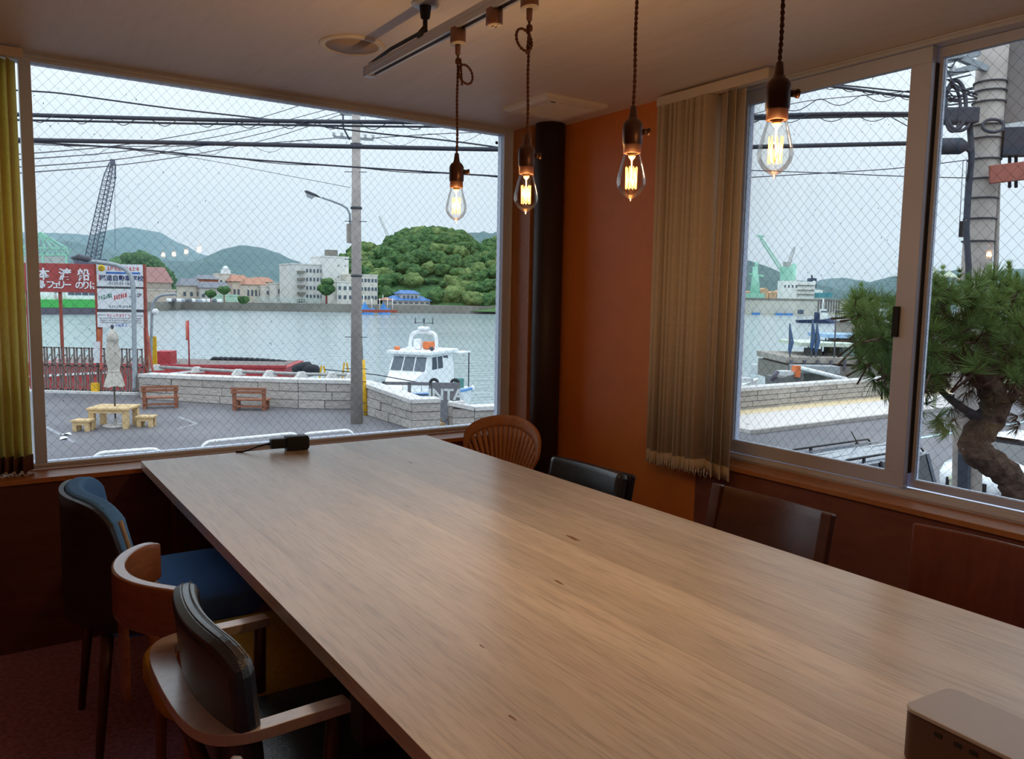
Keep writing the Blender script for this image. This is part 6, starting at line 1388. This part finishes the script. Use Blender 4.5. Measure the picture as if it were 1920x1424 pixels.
# tug
tg0 = at(1532, 606, Z=WZ); tg = thing('tug_boat', tg0, 'dark blue and white tug boat under way', 'tug', rz=-YAW-.1); Dt = (tg0-CAMP).dot(_f); k = Dt/FPX
m_tug = mat('tug_navy', (48, 60, 92), rough=.6, var=.05)
MB().add([(-36*k, -1.5, -.3), (30*k, -1.8, -.3), (30*k, 1.8, -.3), (-36*k, 1.5, -.3), (-37*k, -2, 5*k), (35*k, 0, 12*k), (35*k, 0, 12*k), (-37*k, 2, 5*k), (8*k, -2.2, 7*k), (8*k, 2.2, 7*k)], [(3, 2, 1, 0), (0, 1, 8, 4), (1, 5, 8), (1, 2, 6, 5), (2, 9, 6), (2, 3, 7, 9), (3, 0, 4, 7), (4, 8, 9, 7), (8, 5, 9)]).build('hull', m_tug, tg)
MB().box(3*k, 17*k, -1.4, 1.4, 6*k, 18*k).box(5*k, 14*k, -1.2, 1.2, 18*k, 26*k).build('wheelhouse', m_ship, tg); MB().box(-5*k, 2*k, -.8, .8, 6*k, 20*k).build('funnel', m_tug, tg); MB().tube([(9*k, 0, 26*k), (9*k, 0, 46*k)], .25, 5).build('mast', m_ship, tg); MB().box(4*k, 15*k, -1.25, -1.19, 20*k, 23*k).build('window_band', m_fwin, tg)
# round stone pier with blue parasol
rp0 = at(1752, 622, D=86); rpr = thing('round_pier', (rp0.x, rp0.y, WZ), 'curved stone pier head with a railing beyond the moored barge', 'pier'); Hr = at(1640, 602, D=78).z-WZ; Rr_ = 10.0
MB().lathe([(Rr_, -1), (Rr_, Hr), (0, Hr)], 48).build('drum', m_fwall, rpr); MB().lathe([(Rr_+.15, Hr-.3), (Rr_+.15, Hr+.1), (Rr_-.5, Hr+.1)], 48).build('coping', m_cope, rpr)
for i in range(40): a = 2*pi*i/40; MB().tube([(Rr_*cos(a), Rr_*sin(a), Hr), (Rr_*cos(a), Rr_*sin(a), Hr+.8)], .05, 4).build('rail_post', m_dksteel, rpr)
MB().lathe([(Rr_-.05, Hr+.78), (Rr_+.05, Hr+.78), (Rr_+.05, Hr+.86), (Rr_-.05, Hr+.86)], 48).build('hand_rail', m_dksteel, rpr)
q = at(1639, 598, D=80); pb2 = thing('blue_parasol', (q.x, q.y, WZ+Hr), 'small folded blue parasol on the stone pier', 'parasol'); MB().lathe([(.05, 0), (.06, .8), (.32, .85), (.3, 1.5), (.16, 2.2), (.03, 2.5), (0, 2.55)], 10).build('canopy', m_tug, pb2)
# moored work barge with canopies
Dm = 52; mbq = at(1590, 700, D=Dm); mb = thing('work_barge', (mbq.x, mbq.y, WZ), 'weathered moored work barge with flat canopies', 'barge', rz=-YAW); KM = lambda px, py, dd=0: (lambda q: Matrix.Rotation(YAW, 3, 'Z') @ (q-Vector((mbq.x, mbq.y, WZ))))(at(px, py, D=Dm+dd))
m_wood2 = mat('weathered_planks', (156, 150, 142), rough=.9, var=.2, scale=2); m_cano = mat('canopy_green', (200, 212, 196), rough=.7, var=.06); m_canb = mat('canopy_blue', (150, 180, 214), rough=.7, var=.06); m_clut = mat('clutter_grey', (110, 112, 112), rough=.8, var=.25, scale=3)
def kbox(px0, px1, py0, py1, dd0, dd1, nm, m, par=mb): 
    a, b_ = KM(px0, py1, dd0), KM(px1, py0, dd0); y0, y1 = a.y, a.y+(dd1-dd0); return MB().box(a.x, b_.x, y0, y1, a.z, b_.z).build(nm, m, par)
kbox(1476, 1720, 690, 720, -3, 3, 'hull', m_fwall); kbox(1474, 1710, 674, 681, -3, 3, 'deck', m_wood2); kbox(1480, 1700, 681, 690, -2.6, 2.6, 'side', m_fwall)
for i in range(9): kbox(1482+25*i, 1486+25*i, 676, 694, -3.2, -3, 'fender', m_fk)
kbox(1503, 1610, 645, 650, -2, 2.5, 'canopy', m_cano); kbox(1551, 1650, 629, 634, 0, 3.5, 'canopy', m_canb)
for px in (1515, 1540, 1575, 1604): kbox(px-1, px+1, 650, 676, -1.8, -1.7, 'canopy_post', m_dksteel)
for px in (1547, 1600, 1645): kbox(px-1, px+1, 634, 676, 1, 1.1, 'canopy_post', m_dksteel)
kbox(1578, 1640, 652, 674, -1, 2, 'cabin', mat('barge_cabin', (136, 160, 158), var=.1)); kbox(1574, 1690, 634, 646, 1, 3, 'upper_house', m_clut)
for (a, b_, c_, d__) in ((1522, 1540, 655, 675), (1544, 1560, 662, 676), (1560, 1574, 650, 676), (1640, 1700, 655, 676)): kbox(a, b_, c_, d__, -.5, 1, 'deck_cargo', m_clut)
kbox(1495, 1575, 688, 700, -4.5, -3, 'tarpaulin', mat('grey_tarp', (150, 156, 160), rough=.8, var=.1))
tb_ = KM(1500, 690, -4.5); te = KM(1588, 712, -5.5); MB().tube([tb_, te], .12, 8).build('white_pipe', m_wht, mb)
for i, (a, b_) in enumerate((((1481, 607), (1486, 662)), ((1524, 598), (1522, 660)), ((1532, 605), (1531, 640)), ((1567, 590), (1566, 645)))):
    q0 = at(b_[0], 690, D=Dm-3); o = thing('mooring_pole', (q0.x, q0.y, WZ), 'mooring pole with furled blue cloth, %s from the left' % ('first', 'second', 'third', 'fourth')[i], 'pole', 'poles around the work barge'); qt = at(*a, D=Dm-3)-Vector((q0.x, q0.y, WZ))
    MB().tube([(0, 0, 0), qt], .05, 6).build('pole', m_dksteel, o)
    if i < 3: qb = qt*.55; MB().tube([qt, qt*.9+Vector((.05, 0, 0)), qt*.8+Vector((.14, 0, 0)), qt*.72, qt*.66], [.04, .1, .16, .12, .03], 7).build('furled_flag', mat('flag_navy', (62, 92, 132), var=.12), o)
q = at(1430, 692, D=62); by = thing('mooring_float', q, 'small pale float in the water left of the work barge', 'float'); MB().box(-.9, .9, -.5, .5, -.4, .4, bev=.1).build('body', m_ins, by); MB().box(-.7, -.2, -.52, .52, -.1, .3).build('band', m_fk, by)
MB().tube([(.9, 0, 0), (3.2, -1, .05), (5, -2, .2)], .04, 5).build('rope', m_fk, by)
for i, (px, py, w, D_) in enumerate(((1400, 719, 46, 42), (1478, 706, 60, 43))):
    q = at(px, py, D=D_); sk = thing('skiff', (q.x, q.y, WZ), ('white skiff bow at the edge of the blind', 'cluttered fishing skiff below the work barge')[i], 'boat', rz=-YAW+.25); hw = w/2/FPX*D_; zt_ = q.z-WZ
    MB().add([(-hw, -.6, 0), (hw*.7, -.6, 0), (hw*.7, .6, 0), (-hw, .6, 0), (-hw*1.05, -.8, zt_), (hw, -.1, zt_+.25), (hw, .1, zt_+.25), (-hw*1.05, .8, zt_)], [(3, 2, 1, 0), (4, 5, 6, 7), (0, 1, 5, 4), (1, 2, 6, 5), (2, 3, 7, 6), (3, 0, 4, 7)]).build('hull', m_wht if i == 0 else m_clut, sk)
    MB().box(-hw*.6, hw*.2, -.4, .4, zt_, zt_+.3).build('deck_box', m_ins, sk)
    if i: MB().box(.1, .4, -.5, -.1, zt_, zt_+.6).build('orange_crate', m_lor, sk); MB().tube([(-hw, -.3, zt_+.3), (-hw*1.4, -.3, zt_-.2)], .12, 6).build('outboard', m_fk, sk)

# ---- pine
m_bark = mat('pine_bark', (96, 78, 68), rough=.95, rgb2=(46, 36, 32), scale=9, bump=1.0, bscale=18, spec=.1, bdist=.04)
m_needle = mat('pine_needle', (112, 132, 66), rough=.6, rgb2=(62, 92, 50), scale=1.2, spec=.2, trans=.25)
m_needle2 = mat('pine_needle_dry', (112, 92, 66), rough=.7, rgb2=(70, 56, 44), scale=1.5, spec=.15)
Dq = 7.6; pq = at(1905, 1010, D=Dq); pn = thing('pine_tree', (pq.x, pq.y, GZ), 'twisted pine tree with long needles outside the sliding window', 'tree'); po_ = Vector((pq.x, pq.y, GZ))
PP = lambda px, py, dd=0: at(px, py, D=Dq+dd)-po_
def skew(pts, rs, n=12):
    P = smooth_path(pts, 2); R_ = []; 
    for i in range(len(P)): t = i/(len(P)-1)*(len(rs)-1); k = min(int(t), len(rs)-2); R_.append(lerp(rs[k], rs[k+1], t-k)*(1+.08*sin(i*1.9)))
    return MB().tube(P, R_, n)
skew([(0, 0, 0), PP(1912, 960), PP(1905, 915), PP(1890, 890), PP(1860, 868), PP(1830, 850), PP(1826, 825), PP(1850, 795), PP(1868, 765), PP(1860, 730), PP(1835, 700), PP(1800, 670)], [.15, .14, .13, .135, .14, .135, .125, .11, .08]).build('trunk', m_bark, pn)
brs = [[(1850, 795), (1810, 770), (1770, 740, .2), (1735, 700, .3)], [(1860, 730), (1890, 690), (1915, 640)], [(1835, 700), (1800, 640, -.1), (1770, 580, -.1), (1760, 540)], [(1800, 670), (1740, 650, .1), (1690, 640, .2), (1640, 600, .3), (1610, 570, .3)], [(1868, 765), (1905, 745), (1940, 700)], [(1835, 700), (1850, 620), (1860, 560)], [(1740, 650, .1), (1700, 690, .2), (1660, 690, .3)], [(1860, 730, .2), (1900, 600, .3), (1900, 540, .3)]]
for P in brs: skew([PP(*p) for p in P], [.06, .035, .015], 8).build('branch', m_bark, pn)
rr = random.Random(33)
def tuft(b, c, d, L_, n_, spread=1.0, r=.0022):
    d = Vector(d).normalized(); u_ = d.orthogonal().normalized(); v_ = d.cross(u_)
    for i in range(n_):
        a = rr.uniform(0, 2*pi); e = rr.random()**.6*spread; q = (d+(u_*cos(a)+v_*sin(a))*e*1.25).normalized(); l = L_*rr.uniform(.75, 1.1); s = q.cross(Vector((rr.uniform(-1, 1), rr.uniform(-1, 1), rr.uniform(-1, 1)))).normalized()*r
        m_ = c+q*l*.55+Vector((0, 0, -.01*l)); t_ = c+q*l; o = len(b.v)
        b.v += [tuple(c-s), tuple(c+s), tuple(m_+s), tuple(m_-s), tuple(t_)]; b.f += [(o, o+1, o+2, o+3), (o+3, o+2, o+4)]; b.sm += [False]*2
def candle(b, c, d, L_, n_=90, nl=.075):
    d = Vector(d).normalized()
    for k in range(7): tuft(b, c+d*L_*k/7, d, nl, n_//7, .55)
# upright new shoots
cand = MB()
shoots = [(1600, 545, 610), (1615, 528, 600), (1632, 555, 615), (1645, 560, 640), (1732, 520, 580), (1768, 495, 570), (1752, 560, 590), (1800, 500, 570), (1815, 515, 580), (1856, 495, 560), (1862, 520, 575), (1780, 545, 590), (1892, 492, 545), (1907, 512, 560), (1700, 600, 640), (1625, 600, 660), (1840, 540, 590), (1885, 540, 590)]
for (x, y0, y1) in shoots:
    a, b_ = PP(x+rr.uniform(-3, 3), y1, rr.uniform(-.3, .3)), PP(x, y0, rr.uniform(-.3, .3)); d = b_-a; candle(cand, a, d, d.length, 420, .075)
o = cand.build('needle_shoots', mat('pine_shoot', (132, 156, 84), rough=.6, rgb2=(92, 124, 62), scale=1.5, spec=.2, trans=.25), pn); tag(o, 'upright young needle shoots', kind='stuff')
nb = MB(); nd = MB()
def region(x, y):
    if x < 1690: return 555 < y < 760 and abs(y-(600+(x-1600)*.55)) < 75 and (x-1595)*1.3+520 < y+70
    top = 525+12*sin(x*.05); bot = 720 if x < 1760 else (690 if x < 1850 else 710)
    return top < y < bot+20*sin(x*.08)
cnt = 0
while cnt < 520:
    x, y = rr.uniform(1598, 1960), rr.uniform(520, 780)
    if not region(x, y): continue
    dd = rr.uniform(-.75, .75); c_ = PP(x, y, dd); d = Vector((-_f.x, -_f.y, 0))*rr.uniform(-.1, .9)+Vector((rr.uniform(-.8, .8), rr.uniform(-.8, .8), rr.uniform(-.1, 1.0))); tuft(nb, c_, d, rr.uniform(.15, .24), 60, 1.0); cnt += 1
    if rr.random() < .25: nd.tube([c_, c_-d.normalized()*.25], [.008, .012], 4)
for (x, y) in [(1700, 745), (1730, 765), (1710, 785), (1760, 790), (1655, 735), (1648, 715), (1745, 700), (1760, 720), (1780, 800), (1690, 700)]:
    for k in range(3): tuft(nb, PP(x+rr.uniform(-12, 12), y+rr.uniform(-10, 10), rr.uniform(-.3, .3)), (rr.uniform(-.5, .5), rr.uniform(-.5, .5), rr.uniform(-1, .2)), .2, 60, 1.0)
tag(nb.build('needle_tufts', m_needle, pn), 'dense green needle tufts', kind='stuff')
tag(nd.build('twigs', m_bark, pn), 'thin brown twigs', kind='stuff')
dr = MB()
for i in range(150):
    x, y = rr.uniform(1690, 1950), rr.uniform(660, 800)
    if x < 1780 and y > 740: continue
    tuft(dr, PP(x, y, rr.uniform(-.2, .5)), (rr.uniform(-1, 1), rr.uniform(-1, 1), rr.uniform(-1, .4)), .16, 46, 1.0)
tag(dr.build('dry_needles', m_needle2, pn), 'brown dry needles under the crown', kind='stuff')
